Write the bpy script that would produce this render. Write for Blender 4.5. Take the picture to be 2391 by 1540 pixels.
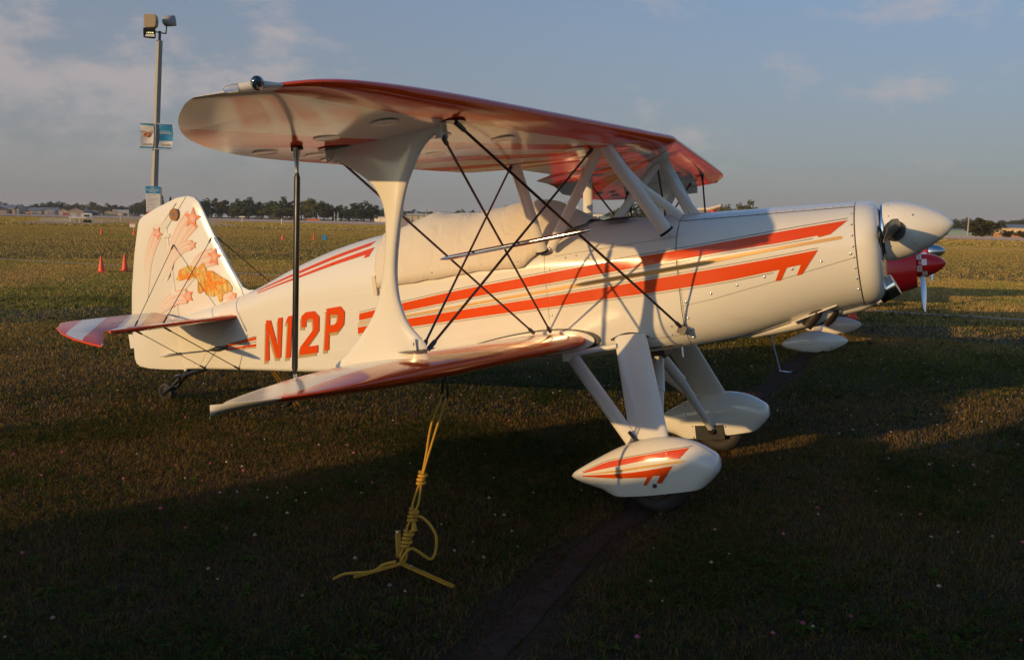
import bpy, bmesh, math, random
import numpy as np
from mathutils import Vector, Matrix

for o in list(bpy.data.objects):
    bpy.data.objects.remove(o)
SC = bpy.context.scene
COL = SC.collection
R = math.radians

# ------------------------------------------------------------------ camera
CAM = (-0.058, -5.392, 1.5775)
YAW, PITCH, ROLL = R(-25.47), R(-7.07), R(1.28)
F_PX = 3551.6 / 4096 * 2391            # focal length in pixels of a 2391 px wide picture
fw = Vector((math.sin(YAW) * math.cos(PITCH), math.cos(YAW) * math.cos(PITCH), math.sin(PITCH)))
rt = Vector((math.cos(YAW), -math.sin(YAW), 0))
up = rt.cross(fw)
rt2 = rt * math.cos(ROLL) + up * math.sin(ROLL)
up2 = -rt * math.sin(ROLL) + up * math.cos(ROLL)
cam = bpy.data.cameras.new('camera')
cam.lens = 31.216
cam.sensor_width = 36
cam.clip_start = 0.05
cam.clip_end = 6000
co = bpy.data.objects.new('camera', cam)
COL.objects.link(co)
m = Matrix.Identity(4)
for i in range(3):
    m[i][0], m[i][1], m[i][2], m[i][3] = rt2[i], up2[i], -fw[i], CAM[i]
co.matrix_world = m
SC.camera = co

# ------------------------------------------------------------------ sky, sun, exposure
SUN_AZ, SUN_EL = R(21.5), R(9.3)      # light travels towards +Y, turned 21.5 deg to +X
sdir = Vector((math.sin(SUN_AZ) * math.cos(SUN_EL), math.cos(SUN_AZ) * math.cos(SUN_EL), -math.sin(SUN_EL)))
W = bpy.data.worlds.new('World')
SC.world = W
W.use_nodes = True
nt = W.node_tree
nt.nodes.clear()
wout = nt.nodes.new('ShaderNodeOutputWorld')
wbg = nt.nodes.new('ShaderNodeBackground')
sky = nt.nodes.new('ShaderNodeTexSky')
sky.sky_type = 'NISHITA'
sky.sun_disc = False
sky.sun_elevation = SUN_EL
sky.sun_rotation = math.pi + SUN_AZ
sky.air_density = 1.0
sky.dust_density = 2.0
sky.ozone_density = 3.0
wbg.inputs['Strength'].default_value = 0.12


def wn(t, **k):
    n = nt.nodes.new(t)
    for a, b in k.items():
        setattr(n, a, b)
    return n


def wl(a, b):
    nt.links.new(a, b)


def wmath(op, a, b=None, clamp=False):
    n = wn('ShaderNodeMath', operation=op, use_clamp=clamp)
    for i, v in enumerate((a, b)):
        if v is None:
            continue
        if isinstance(v, (int, float)):
            n.inputs[i].default_value = v
        else:
            wl(v, n.inputs[i])
    return n.outputs[0]


tc = wn('ShaderNodeTexCoord')
sep = wn('ShaderNodeSeparateXYZ')
wl(tc.outputs['Generated'], sep.inputs[0])
zc = wmath('MAXIMUM', sep.outputs['Z'], 0.0)
den = wmath('ADD', zc, 0.13)
px = wmath('DIVIDE', sep.outputs['X'], den)
py = wmath('DIVIDE', sep.outputs['Y'], den)
cmb = wn('ShaderNodeCombineXYZ')
wl(px, cmb.inputs[0])
wl(py, cmb.inputs[1])
n1 = wn('ShaderNodeTexNoise')
n1.inputs['Scale'].default_value = 8.5
n1.inputs['Detail'].default_value = 7
n1.inputs['Roughness'].default_value = 0.60
mp1 = wn('ShaderNodeMapping')
mp1.inputs['Scale'].default_value = (1.0, 1.0, 2.1)
mp1.inputs['Location'].default_value = (0.35, 0.1, 0.0)
wl(tc.outputs['Generated'], mp1.inputs[0])
wl(mp1.outputs[0], n1.inputs['Vector'])
n2 = wn('ShaderNodeTexNoise')
n2.inputs['Scale'].default_value = 0.33
n2.inputs['Detail'].default_value = 2
mp = wn('ShaderNodeMapping')
mp.inputs['Location'].default_value = (5.3, 2.2, 0)
wl(cmb.outputs[0], mp.inputs[0])
wl(mp.outputs[0], n2.inputs['Vector'])
bank = wn('ShaderNodeVectorMath', operation='DOT_PRODUCT')
nrmv = wn('ShaderNodeVectorMath', operation='NORMALIZE')
wl(tc.outputs['Generated'], nrmv.inputs[0])
wl(nrmv.outputs[0], bank.inputs[0])
bd = pray_dir = (fw + rt2 * ((60 - 1195.5) / F_PX) - up2 * ((150 - 770) / F_PX)).normalized()
bank.inputs[1].default_value = bd
bk = wn('ShaderNodeMapRange', interpolation_type='SMOOTHSTEP')
bk.inputs['From Min'].default_value = math.cos(R(24))
bk.inputs['From Max'].default_value = math.cos(R(4))
bk.inputs['To Max'].default_value = 0.22
wl(bank.outputs['Value'], bk.inputs['Value'])
cov = wmath('ADD', n1.outputs['Fac'], wmath('MULTIPLY', wmath('SUBTRACT', n2.outputs['Fac'], 0.5), 0.5))
cov = wmath('ADD', cov, bk.outputs[0])
mr = wn('ShaderNodeMapRange', interpolation_type='SMOOTHSTEP')
mr.inputs['From Min'].default_value = 0.55
mr.inputs['From Max'].default_value = 0.78
wl(cov, mr.inputs['Value'])
hz = wn('ShaderNodeMapRange', interpolation_type='SMOOTHSTEP')
hz.inputs['From Min'].default_value = 0.0
hz.inputs['From Max'].default_value = 0.14
wl(sep.outputs['Z'], hz.inputs['Value'])
mask = wmath('MULTIPLY', wmath('MULTIPLY', mr.outputs[0], hz.outputs[0]), 0.62)
# thin veil of high haze over the whole sky: greys the blue towards the horizon
veil = wn('ShaderNodeMapRange', interpolation_type='SMOOTHSTEP')
veil.inputs['From Min'].default_value = 0.62
veil.inputs['From Max'].default_value = -0.02
veil.inputs['To Min'].default_value = 0.0
veil.inputs['To Max'].default_value = 0.8
wl(sep.outputs['Z'], veil.inputs['Value'])
mixv = wn('ShaderNodeMix', data_type='RGBA')
wl(veil.outputs[0], mixv.inputs['Factor'])
gain = wn('ShaderNodeMix', data_type='RGBA', blend_type='MULTIPLY')
gain.inputs[0].default_value = 1.0
wl(sky.outputs[0], gain.inputs[6])
gain.inputs[7].default_value = (1.10, 1.38, 1.58, 1)
wl(gain.outputs[2], mixv.inputs[6])
mixv.inputs[7].default_value = (2.42, 2.28, 2.34, 1)
mixc = wn('ShaderNodeMix', data_type='RGBA')
wl(mask, mixc.inputs['Factor'])
wl(mixv.outputs[2], mixc.inputs[6])
mixc.inputs[7].default_value = (4.2, 3.6, 3.5, 1)
wl(mixc.outputs[2], wbg.inputs['Color'])
wl(wbg.outputs[0], wout.inputs[0])

sun = bpy.data.lights.new('sun', 'SUN')
sun.energy = 3.0
sun.angle = R(0.53)
sun.color = (1.0, 0.64, 0.27)
so = bpy.data.objects.new('sun', sun)
COL.objects.link(so)
so.rotation_euler = sdir.to_track_quat('-Z', 'Y').to_euler()

SC.view_settings.view_transform = 'Standard'
SC.view_settings.look = 'None'
SC.view_settings.exposure = 0.0
SC.view_settings.gamma = 1.0
SC.view_settings.use_curve_mapping = False
SC.cycles.max_bounces = 8
SC.cycles.transparent_max_bounces = 12


# ------------------------------------------------------------------ pixel helpers (2391 px wide picture)
def pray(xd, yd):
    d = fw + rt2 * ((xd - 1195.5) / F_PX) - up2 * ((yd - 770) / F_PX)
    return d


def at(xd, yd, dist):
    d = pray(xd, yd)
    t = dist / math.hypot(d.x, d.y)
    return Vector(CAM) + d * t


RWT = Vector((0.74, 0.67, 0)).normalized()      # direction of the runway
RWN = Vector((-RWT.y, RWT.x, 0))
FALL, N0 = 0.0043, 100.0                        # the field falls 0.43 percent beyond n = 100 m


def gz(x, y):
    """ground height"""
    return -FALL * max(0.0, x * RWN.x + y * RWN.y - N0)


def gnd(xd, yd):
    """ground point seen at a picture position"""
    d = pray(xd, yd)
    c = Vector(CAM)
    p = c + d * (-c.z / d.z) if d.z < 0 else None
    if p is not None and p.x * RWN.x + p.y * RWN.y <= N0:
        return p
    dn = d.x * RWN.x + d.y * RWN.y
    cn = c.x * RWN.x + c.y * RWN.y
    t = (c.z + FALL * (cn - N0)) / (-d.z - FALL * dn)
    return c + d * t


# ------------------------------------------------------------------ materials
class NT:
    """small helper round a material node tree"""

    def __init__(self, name):
        self.m = bpy.data.materials.new(name)
        self.m.use_nodes = True
        self.t = self.m.node_tree
        self.b = self.t.nodes['Principled BSDF']
        self.o = self.t.nodes['Material Output']

    def n(self, typ, **k):
        x = self.t.nodes.new(typ)
        for a, b in k.items():
            setattr(x, a, b)
        return x

    def l(self, a, b):
        self.t.links.new(a, b)

    def setv(self, sock, v):
        if isinstance(v, (int, float)):
            sock.default_value = v
        elif isinstance(v, (tuple, list)):
            sock.default_value = tuple(v) + ((1,) if len(v) == 3 and len(sock.default_value) == 4 else ())
        else:
            self.l(v, sock)

    def math(self, op, a, b=None, c=None, clamp=False):
        x = self.n('ShaderNodeMath', operation=op, use_clamp=clamp)
        for i, v in enumerate((a, b, c)):
            if v is not None:
                self.setv(x.inputs[i], v)
        return x.outputs[0]

    def noise(self, scale, detail=3, rough=0.5, vec=None, dist=0.0):
        x = self.n('ShaderNodeTexNoise')
        x.inputs['Scale'].default_value = scale
        x.inputs['Detail'].default_value = detail
        x.inputs['Roughness'].default_value = rough
        x.inputs['Distortion'].default_value = dist
        if vec is not None:
            self.l(vec, x.inputs['Vector'])
        return x.outputs['Fac']

    def coord(self, which='Object', scale=None):
        x = self.n('ShaderNodeTexCoord')
        if scale is None:
            return x.outputs[which]
        q = self.n('ShaderNodeMapping')
        q.inputs['Scale'].default_value = scale
        self.l(x.outputs[which], q.inputs[0])
        return q.outputs[0]

    def xyz(self, vec):
        x = self.n('ShaderNodeSeparateXYZ')
        self.l(vec, x.inputs[0])
        return x.outputs

    def mix(self, f, a, b):
        x = self.n('ShaderNodeMix', data_type='RGBA')
        self.setv(x.inputs[0], f)
        self.setv(x.inputs[6], a)
        self.setv(x.inputs[7], b)
        return x.outputs[2]

    def ramp(self, v, lo, hi, a=0.0, b=1.0):
        x = self.n('ShaderNodeMapRange')
        x.inputs['From Min'].default_value = lo
        x.inputs['From Max'].default_value = hi
        x.inputs['To Min'].default_value = a
        x.inputs['To Max'].default_value = b
        self.l(v, x.inputs['Value'])
        return x.outputs[0]

    def bump(self, h, strength=0.3, dist=0.01):
        x = self.n('ShaderNodeBump')
        x.inputs['Strength'].default_value = strength
        x.inputs['Distance'].default_value = dist
        self.l(h, x.inputs['Height'])
        self.l(x.outputs[0], self.b.inputs['Normal'])
        return x

    def p(self, **k):
        for a, b in k.items():
            self.setv(self.b.inputs[a.replace('_', ' ')], b)


def simple(name, col, rough=0.5, metal=0.0, coat=0.0, var=0.10, scale=6.0, bump=0.0, bscale=60.0, emit=None, spec=0.5):
    t = NT(name)
    c = t.coord()
    f = t.noise(scale, 4, 0.6, c)
    a = tuple(min(1, v * (1 + var)) for v in col)
    b = tuple(v * (1 - var) for v in col)
    t.p(Base_Color=t.mix(f, b, a), Metallic=metal, Coat_Weight=coat)
    t.b.inputs['Specular IOR Level'].default_value = spec
    t.b.inputs['Coat Roughness'].default_value = 0.04
    t.p(Roughness=t.ramp(t.noise(scale * 2.3, 3, 0.6, c), 0.3, 0.7, max(0.02, rough * 0.85), min(1, rough * 1.15)))
    if bump:
        t.bump(t.noise(bscale, 3, 0.6, c), bump, 0.004)
    if emit:
        t.b.inputs['Emission Color'].default_value = emit[0] + (1,)
        t.b.inputs['Emission Strength'].default_value = emit[1]
    return t.m


CREAM = (0.83, 0.79, 0.69)
RED = (0.76, 0.075, 0.007)
M = {}
M['white'] = simple('gloss_white_paint', CREAM, 0.16, coat=0.6, var=0.025, scale=3, bump=0.012, bscale=5)
t = NT('fabric_fuselage_paint')
c = t.coord()
o = t.xyz(c)
rear = t.math('LESS_THAN', o['X'], -0.72)
fz_ = t.math('ABSOLUTE', t.math('SUBTRACT', t.math('FRACT', t.math('DIVIDE', t.math('ADD', o['Z'], t.math('MULTIPLY', o['X'], -0.02)), 0.125)), 0.5))
strg = t.math('POWER', t.math('SUBTRACT', 1.0, t.math('MULTIPLY', fz_, 2.0)), 3.0)
fx_ = t.math('ABSOLUTE', t.math('SUBTRACT', t.math('FRACT', t.math('DIVIDE', o['X'], 0.62)), 0.5))
tape = t.math('LESS_THAN', fx_, 0.028)
h = t.math('ADD', t.math('MULTIPLY', strg, 0.5), t.math('MULTIPLY', tape, 0.05))
h = t.math('MULTIPLY', h, rear)
h = t.math('ADD', h, t.math('MULTIPLY', t.noise(5, 3, 0.5, c), 0.10))
t.bump(h, 0.22, 0.008)
grime = t.math('MULTIPLY', t.ramp(t.noise(9, 5, 0.65, t.coord('Object', (0.5, 1, 1.6))), 0.52, 0.75), t.ramp(o['Z'], 1.15, 0.85))
t.p(Base_Color=t.mix(t.math('MULTIPLY', grime, 0.30), t.mix(t.noise(2.5, 4, 0.6, c), tuple(v * 0.965 for v in CREAM), CREAM), (0.42, 0.36, 0.28)), Coat_Weight=0.45)
t.p(Roughness=t.ramp(t.noise(7, 3, 0.6, c), 0.3, 0.7, 0.15, 0.24))
t.b.inputs['Coat Roughness'].default_value = 0.05
M['skin'] = t.m
M['satin'] = simple('satin_white_paint', (0.77, 0.74, 0.66), 0.33, coat=0.2, var=0.04, scale=4)
M['red'] = simple('orange_red_paint', RED, 0.2, coat=0.15, var=0.04, scale=4, spec=0.35)
M['gold'] = simple('gold_tan_stripe', (0.76, 0.43, 0.13), 0.25, metal=0.1, var=0.05)
M['pin'] = simple('dark_pinstripe', (0.16, 0.09, 0.04), 0.4)
M['tan'] = simple('tan_letter_shadow', (0.50, 0.35, 0.17), 0.35, var=0.05)
M['seam'] = simple('dark_panel_gap', (0.16, 0.14, 0.12), 0.7)
M['black'] = simple('black_paint', (0.014, 0.014, 0.014), 0.35)
M['rubber'] = simple('black_rubber', (0.035, 0.028, 0.024), 0.75, var=0.3, scale=20, bump=0.2)
M['steel'] = simple('polished_steel', (0.72, 0.70, 0.68), 0.12, metal=1.0, var=0.05)
M['chrome'] = simple('chrome', (0.85, 0.85, 0.86), 0.05, metal=1.0, var=0.02)
M['wire'] = simple('brown_flying_wire', (0.09, 0.045, 0.035), 0.35, metal=0.4, var=0.1)
M['dwire'] = simple('dark_steel_wire', (0.10, 0.09, 0.085), 0.35, metal=0.6, var=0.1)
M['gunmetal'] = simple('dark_gunmetal', (0.03, 0.03, 0.028), 0.22, metal=0.3, coat=0.3)
M['exhaust'] = simple('rusty_exhaust', (0.035, 0.022, 0.016), 0.6, metal=0.3, var=0.3, scale=20)
M['brown'] = simple('brown_leather_disc', (0.30, 0.12, 0.035), 0.5, var=0.12, scale=30)
M['navy'] = simple('dark_blue_lens', (0.010, 0.030, 0.060), 0.05, coat=0.5)
M['rope'] = simple('yellow_rope', (0.62, 0.33, 0.03), 0.7, var=0.25, scale=90, bump=0.6, bscale=220)
M['anchor'] = simple('yellow_steel', (0.50, 0.25, 0.02), 0.5, var=0.3, scale=14)
M['greyrope'] = simple('grey_strap', (0.28, 0.27, 0.28), 0.8)
M['cone'] = simple('orange_cone_plastic', (0.95, 0.11, 0.035), 0.5, var=0.08)
M['neighbour_red'] = simple('bright_red_paint', (0.60, 0.014, 0.014), 0.18, coat=0.3, var=0.04)
M['neighbour_blue'] = simple('blue_paint', (0.05, 0.10, 0.28), 0.2, coat=0.5)
M['glass'] = simple('smoked_canopy', (0.03, 0.035, 0.04), 0.05, coat=0.6)

# clear glass for the strobe lens
t = NT('clear_lens')
t.p(Base_Color=(0.9, 0.9, 0.9), Roughness=0.03)
t.b.inputs['Transmission Weight'].default_value = 0.9
M['lens'] = t.m

# canvas cover
t = NT('tan_canvas')
c = t.coord()
f = t.noise(2.2, 5, 0.6, c)
t.p(Base_Color=t.mix(f, (0.70, 0.60, 0.45), (0.80, 0.71, 0.56)), Roughness=0.85)
cs = t.coord('Object', (1.0, 1.0, 0.35))
h = t.math('ADD', t.math('MULTIPLY', t.noise(5.5, 4, 0.6, cs, 2.0), 1.0), t.math('MULTIPLY', t.noise(240, 2, 0.5, c), 0.05))
t.bump(h, 0.42, 0.035)
M['canvas'] = t.m


# wing paint: rays of red on cream fanning out from the middle of the leading edge
def wing_paint(name, x0, cuts, band=None):
    t = NT(name)
    o = t.xyz(t.coord())
    ay = t.math('ABSOLUTE', o['Y'])
    dx = t.math('SUBTRACT', x0, o['X'])
    ang = t.math('MULTIPLY', t.math('ARCTAN2', dx, ay), 57.2958)
    tot = None
    for lo, hi in cuts:
        q = t.math('MULTIPLY', t.math('GREATER_THAN', ang, lo), t.math('LESS_THAN', ang, hi))
        if lo < 30 and band:
            q = t.math('MULTIPLY', q, t.math('LESS_THAN', o['Y'], 0.0))
        tot = q if tot is None else t.math('MAXIMUM', tot, q)
    if band:
        # band along the swept leading edge: wide to starboard, narrow to port, white past the tip line
        w_ = t.math('ADD', band[2], t.math('MULTIPLY', t.math('LESS_THAN', o['Y'], 0.0), band[1] - band[2]))
        back = t.math('SUBTRACT', dx, t.math('MULTIPLY', ay, band[0]))
        q = t.math('MULTIPLY', t.math('LESS_THAN', back, w_), t.math('LESS_THAN', ay, band[3]))
        tot = t.math('MAXIMUM', tot, q)
    nz = t.noise(3, 3, 0.5, t.coord())
    cr = t.mix(nz, tuple(v * 0.97 for v in CREAM), CREAM)
    t.p(Base_Color=t.mix(tot, cr, RED), Roughness=0.14, Coat_Weight=0.0)
    t.b.inputs['Coat Roughness'].default_value = 0.03
    t.b.inputs['Specular IOR Level'].default_value = 0.48
    fr = t.math('FRACT', t.math('DIVIDE', ay, 0.29))
    rib = t.math('ABSOLUTE', t.math('SUBTRACT', fr, 0.5))
    ribm = t.math('LESS_THAN', rib, 0.035)
    sag = t.math('MULTIPLY', t.math('POWER', rib, 2.0), -0.45)
    h = t.math('ADD', t.math('MULTIPLY', ribm, 0.06), sag)
    h = t.math('ADD', h, t.math('MULTIPLY', t.noise(7, 3, 0.5, t.coord()), 0.05))
    t.bump(h, 0.16, 0.03)
    return t.m


CUTS = [(19.3, 25.5), (33, 40.5), (50, 57), (66, 73)]
M['upper'] = wing_paint('upper_wing_sunray_paint', 0.10, CUTS, (0.114, 0.135, 0.006, 3.09))
M['lower'] = wing_paint('lower_wing_sunray_paint', -0.44, [(21, 27), (36, 43), (52, 60)], (0.0, 0.20, 0.04, 2.99))

# elevator: broad slanted bands
t = NT('tailplane_band_paint')
o = t.xyz(t.coord())
ay = t.math('ABSOLUTE', o['Y'])
q = t.math('ADD', t.math('MULTIPLY', ay, 0.62), t.math('MULTIPLY', o['X'], -0.78))
fr = t.math('FRACT', t.math('ADD', t.math('DIVIDE', q, 0.27), 0.18))
t.p(Base_Color=t.mix(t.math('GREATER_THAN', fr, 0.5), CREAM, RED), Roughness=0.2, Coat_Weight=0.4)
M['elev'] = t.m

# airbrushed star trails: colour fades along the 'fade' attribute
t = NT('airbrushed_star')
a = t.n('ShaderNodeAttribute', attribute_name='fade')
f = t.math('MULTIPLY', a.outputs['Fac'], t.ramp(t.noise(18, 3, 0.6, t.coord()), 0.3, 0.7, 0.8, 1.0))
t.p(Base_Color=t.mix(f, CREAM, (0.86, 0.24, 0.08)), Roughness=0.2, Coat_Weight=0.5)
M['star'] = t.m
# airbrushed gold cloth
t = NT('airbrushed_gold')
c = t.coord('Object', (1, 1, 1))
v = t.n('ShaderNodeTexVoronoi')
v.inputs['Scale'].default_value = 55
t.l(c, v.inputs['Vector'])
st_r = t.noise(30, 3, 0.6, t.coord('Object', (1.6, 1, 0.22)), 0.6)
k = t.mix(t.ramp(st_r, 0.36, 0.62), (0.50, 0.27, 0.05), (0.86, 0.62, 0.20))
ruf = t.ramp(t.noise(11, 3, 0.6, c, 1.0), 0.46, 0.54)
k2 = t.mix(t.ramp(v.outputs['Distance'], 0.10, 0.42), (0.95, 0.62, 0.06), (0.80, 0.24, 0.03))
t.p(Base_Color=t.mix(ruf, k, k2), Roughness=0.25, Coat_Weight=0.3)
M['goldart'] = t.m


# ------------------------------------------------------------------ mesh helpers
class MB:
    def __init__(self):
        self.v = []
        self.f = []

    def add(self, vs, fs):
        n = len(self.v)
        self.v += [tuple(p) for p in vs]
        self.f += [tuple(i + n for i in q) for q in fs]
        return self

    def box(self, c, s, rz=0.0, mtx=None):
        vs = []
        for sx in (-.5, .5):
            for sy in (-.5, .5):
                for sz in (-.5, .5):
                    p = Vector((sx * s[0], sy * s[1], sz * s[2]))
                    if mtx is not None:
                        p = mtx @ p
                    elif rz:
                        p = Matrix.Rotation(rz, 3, 'Z') @ p
                    vs.append(p + Vector(c))
        return self.add(vs, [(0, 1, 3, 2), (4, 6, 7, 5), (0, 4, 5, 1), (2, 3, 7, 6), (0, 2, 6, 4), (1, 5, 7, 3)])

    def loft(self, rings, caps=True, closed=True):
        n = len(rings[0])
        vs = [p for r in rings for p in r]
        fs = []
        for i in range(len(rings) - 1):
            for j in range(n if closed else n - 1):
                k = (j + 1) % n
                fs.append((i * n + j, i * n + k, (i + 1) * n + k, (i + 1) * n + j))
        if caps:
            fs.append(tuple(range(n - 1, -1, -1)))
            fs.append(tuple((len(rings) - 1) * n + j for j in range(n)))
        return self.add(vs, fs)

    def tube(self, pts, r, n=8, flat=None, caps=True):
        """round (or flattened: flat=(direction, factor)) tube along points; r a number or list"""
        pts = [Vector(p) for p in pts]
        rs = r if isinstance(r, (list, tuple)) else [r] * len(pts)
        rings = []
        prev = None
        for i, p in enumerate(pts):
            d = (pts[min(i + 1, len(pts) - 1)] - pts[max(i - 1, 0)])
            if d.length < 1e-9:
                d = Vector((0, 0, 1))
            d.normalize()
            if flat is not None:
                a = Vector(flat[0])
                a = (a - d * a.dot(d)).normalized()
            elif prev is None:
                a = d.orthogonal().normalized()
            else:
                a = (prev - d * prev.dot(d)).normalized()
            prev = a
            b = d.cross(a)
            k = flat[1] if flat is not None else 1.0
            rings.append([p + a * math.cos(2 * math.pi * j / n) * rs[i] * k + b * math.sin(2 * math.pi * j / n) * rs[i] for j in range(n)])
        return self.loft(rings, caps)

    def lathe(self, prof, o=(0, 0, 0), axis='x', n=24, caps=True):
        rings = []
        for a, r in prof:
            ring = []
            for j in range(n):
                c, s = math.cos(2 * math.pi * j / n) * r, math.sin(2 * math.pi * j / n) * r
                p = {'x': (a, c, s), 'y': (c, a, s), 'z': (c, s, a)}[axis]
                ring.append((p[0] + o[0], p[1] + o[1], p[2] + o[2]))
            rings.append(ring)
        return self.loft(rings, caps)

    def plate(self, poly, to3, t_edge, t_mid, inset):
        """flat slab with thinned rim: poly 2D outline (any direction), to3(u, v, w) -> 3D"""
        P = [Vector((p[0], p[1])) for p in poly]
        area = sum(P[i].x * P[(i + 1) % len(P)].y - P[(i + 1) % len(P)].x * P[i].y for i in range(len(P)))
        if area < 0:
            P.reverse()
        n = len(P)
        inn = []
        for i in range(n):
            e1 = (P[i] - P[i - 1]).normalized()
            e2 = (P[(i + 1) % n] - P[i]).normalized()
            nn = Vector((-e1.y - e2.y, e1.x + e2.x))
            if nn.length < 1e-6:
                nn = Vector((-e1.y, e1.x))
            nn.normalize()
            k = max(0.5, nn.dot(Vector((-e1.y, e1.x))))
            inn.append(P[i] + nn * (inset / k))
        rings = [[to3(p.x, p.y, -t_mid) for p in inn], [to3(p.x, p.y, -t_edge) for p in P],
                 [to3(p.x, p.y, t_edge) for p in P], [to3(p.x, p.y, t_mid) for p in inn]]
        return self.loft(rings, True)

    def build(self, name, mat, parent=None, smooth=35.0):
        me = bpy.data.meshes.new(name)
        me.from_pydata(self.v, [], self.f)
        me.validate()
        bm = bmesh.new()
        bm.from_mesh(me)
        bmesh.ops.recalc_face_normals(bm, faces=bm.faces)
        bm.to_mesh(me)
        bm.free()
        if smooth:
            for p in me.polygons:
                p.use_smooth = True
            me.set_sharp_from_angle(angle=R(smooth))
        return link(name, me, mat, parent)


def link(name, me, mat, parent=None):
    o = bpy.data.objects.new(name, me)
    if mat is not None:
        for q in (mat if isinstance(mat, (list, tuple)) else [mat]):
            me.materials.append(M[q] if isinstance(q, str) else q)
    COL.objects.link(o)
    if parent is not None:
        o.parent = parent
    return o


def thing(name, label, cat, loc=(0, 0, 0), rot=(0, 0, 0), group=None):
    o = bpy.data.objects.new(name, None)
    o.empty_display_size = 0.2
    COL.objects.link(o)
    o.location = loc
    o.rotation_euler = rot
    return tag(o, label, cat, group)


def tag(o, label=None, cat=None, group=None, kind=None):
    if label:
        o['label'] = label
    if cat:
        o['category'] = cat
    if group:
        o['group'] = group
    if kind:
        o['kind'] = kind
    return o


def copy_tree(o, parent=None):
    c = o.copy()
    COL.objects.link(c)
    if parent is not None:
        c.parent = parent
    for ch in list(o.children):
        copy_tree(ch, c)
    return c


def lerp_tab(tab, x, k):
    """tab: rows sorted by descending column 0; smooth interpolation of column k"""
    xs = [r[0] for r in tab]
    if x >= xs[0]:
        return tab[0][k]
    if x <= xs[-1]:
        return tab[-1][k]
    for i in range(len(tab) - 1):
        if xs[i] >= x >= xs[i + 1]:
            def sl(j):
                if j <= 0 or j >= len(tab) - 1:
                    jj = min(max(j, 0), len(tab) - 1)
                    a, b = (jj, jj + 1) if jj == 0 else (jj - 1, jj)
                else:
                    a, b = j - 1, j + 1
                return (tab[b][k] - tab[a][k]) / (tab[b][0] - tab[a][0])
            h = xs[i + 1] - xs[i]
            s = (x - xs[i]) / h
            p0, p1, m0, m1 = tab[i][k], tab[i + 1][k], sl(i) * h, sl(i + 1) * h
            return (2 * s ** 3 - 3 * s ** 2 + 1) * p0 + (s ** 3 - 2 * s ** 2 + s) * m0 + (-2 * s ** 3 + 3 * s ** 2) * p1 + (s ** 3 - s ** 2) * m1


def decal(name, poly, mp, mat, parent, off=0.004, step=0.05, fade=None):
    """paint shape: 2D outline cut into small cells and wrapped on a surface by mp(u, v, off)"""
    bm = bmesh.new()
    vs = [bm.verts.new((p[0], p[1], 0)) for p in poly]
    bm.faces.new(vs)
    us = [p[0] for p in poly]
    ws = [p[1] for p in poly]
    for ax, lo, hi in ((0, min(us), max(us)), (1, min(ws), max(ws))):
        k = math.floor(lo / step) + 1
        while k * step < hi:
            co_ = [0, 0, 0]
            no_ = [0, 0, 0]
            co_[ax] = k * step
            no_[ax] = 1
            bmesh.ops.bisect_plane(bm, geom=bm.verts[:] + bm.edges[:] + bm.faces[:], plane_co=co_, plane_no=no_)
            k += 1
    bmesh.ops.triangulate(bm, faces=bm.faces)
    uv = [(v.co.x, v.co.y) for v in bm.verts]
    for v in bm.verts:
        v.co = Vector(mp(v.co.x, v.co.y, off))
    me = bpy.data.meshes.new(name)
    bm.to_mesh(me)
    bm.free()
    for p in me.polygons:
        p.use_smooth = True
    if fade:
        at_ = me.attributes.new('fade', 'FLOAT', 'POINT')
        for i, p in enumerate(uv):
            at_.data[i].value = fade(*p)
    return link(name, me, mat, parent)


# ================================================================== GROUND
t = NT('airfield_grass')
g = t.coord()
big = t.noise(0.05, 4, 0.55, g)
mid_ = t.noise(0.9, 5, 0.6, g)
fine = t.noise(30, 4, 0.7, g)
rot = t.n('ShaderNodeMapping')
rot.inputs['Rotation'].default_value = (0, 0, -math.atan2(RWT.y, RWT.x))
rot.inputs['Scale'].default_value = (0.012, 0.30, 1)
t.l(g, rot.inputs[0])
mow = t.noise(1.0, 4, 0.6, rot.outputs[0])
dry = t.math('ADD', t.math('MULTIPLY', mow, 0.9), t.math('MULTIPLY', big, 0.5))
dry = t.math('ADD', dry, t.math('MULTIPLY', mid_, 0.4))
colr = t.mix(t.ramp(dry, 0.72, 1.08), (0.120, 0.120, 0.028), (0.360, 0.250, 0.085))
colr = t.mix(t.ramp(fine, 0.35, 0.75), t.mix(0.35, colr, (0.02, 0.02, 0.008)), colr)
t.p(Base_Color=colr, Roughness=0.9)
t.b.inputs['Diffuse Roughness'].default_value = 1.0
t.b.inputs['Specular IOR Level'].default_value = 0.1
h = t.math('ADD', t.math('MULTIPLY', t.noise(16, 4, 0.75, g), 0.09), t.math('MULTIPLY', fine, 0.05))
t.bump(h, 1.0, 1.0)
M['field'] = t.m
gm = MB()
vs = []
for n_ in (-900, N0, 700, 4200):
    for t_ in (-4000, -1000, 0, 1000, 4000):
        p = RWT * t_ + RWN * n_
        vs.append((p.x, p.y, gz(p.x, p.y)))
gm.add(vs, [(5 * i + j, 5 * i + j + 1, 5 * i + j + 6, 5 * i + j + 5) for i in range(3) for j in range(4)])
tag(gm.build('ground', 'field', smooth=0), kind='structure')

t = NT('runway_concrete')
g = t.coord()
t.p(Base_Color=t.mix(t.noise(0.6, 5, 0.6, g), (0.50, 0.37, 0.29), (0.66, 0.50, 0.40)), Roughness=0.9)
t.b.inputs['Diffuse Roughness'].default_value = 1.0
t.bump(t.noise(9, 4, 0.7, g), 1.0, 0.25)
M['concrete'] = t.m


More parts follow.
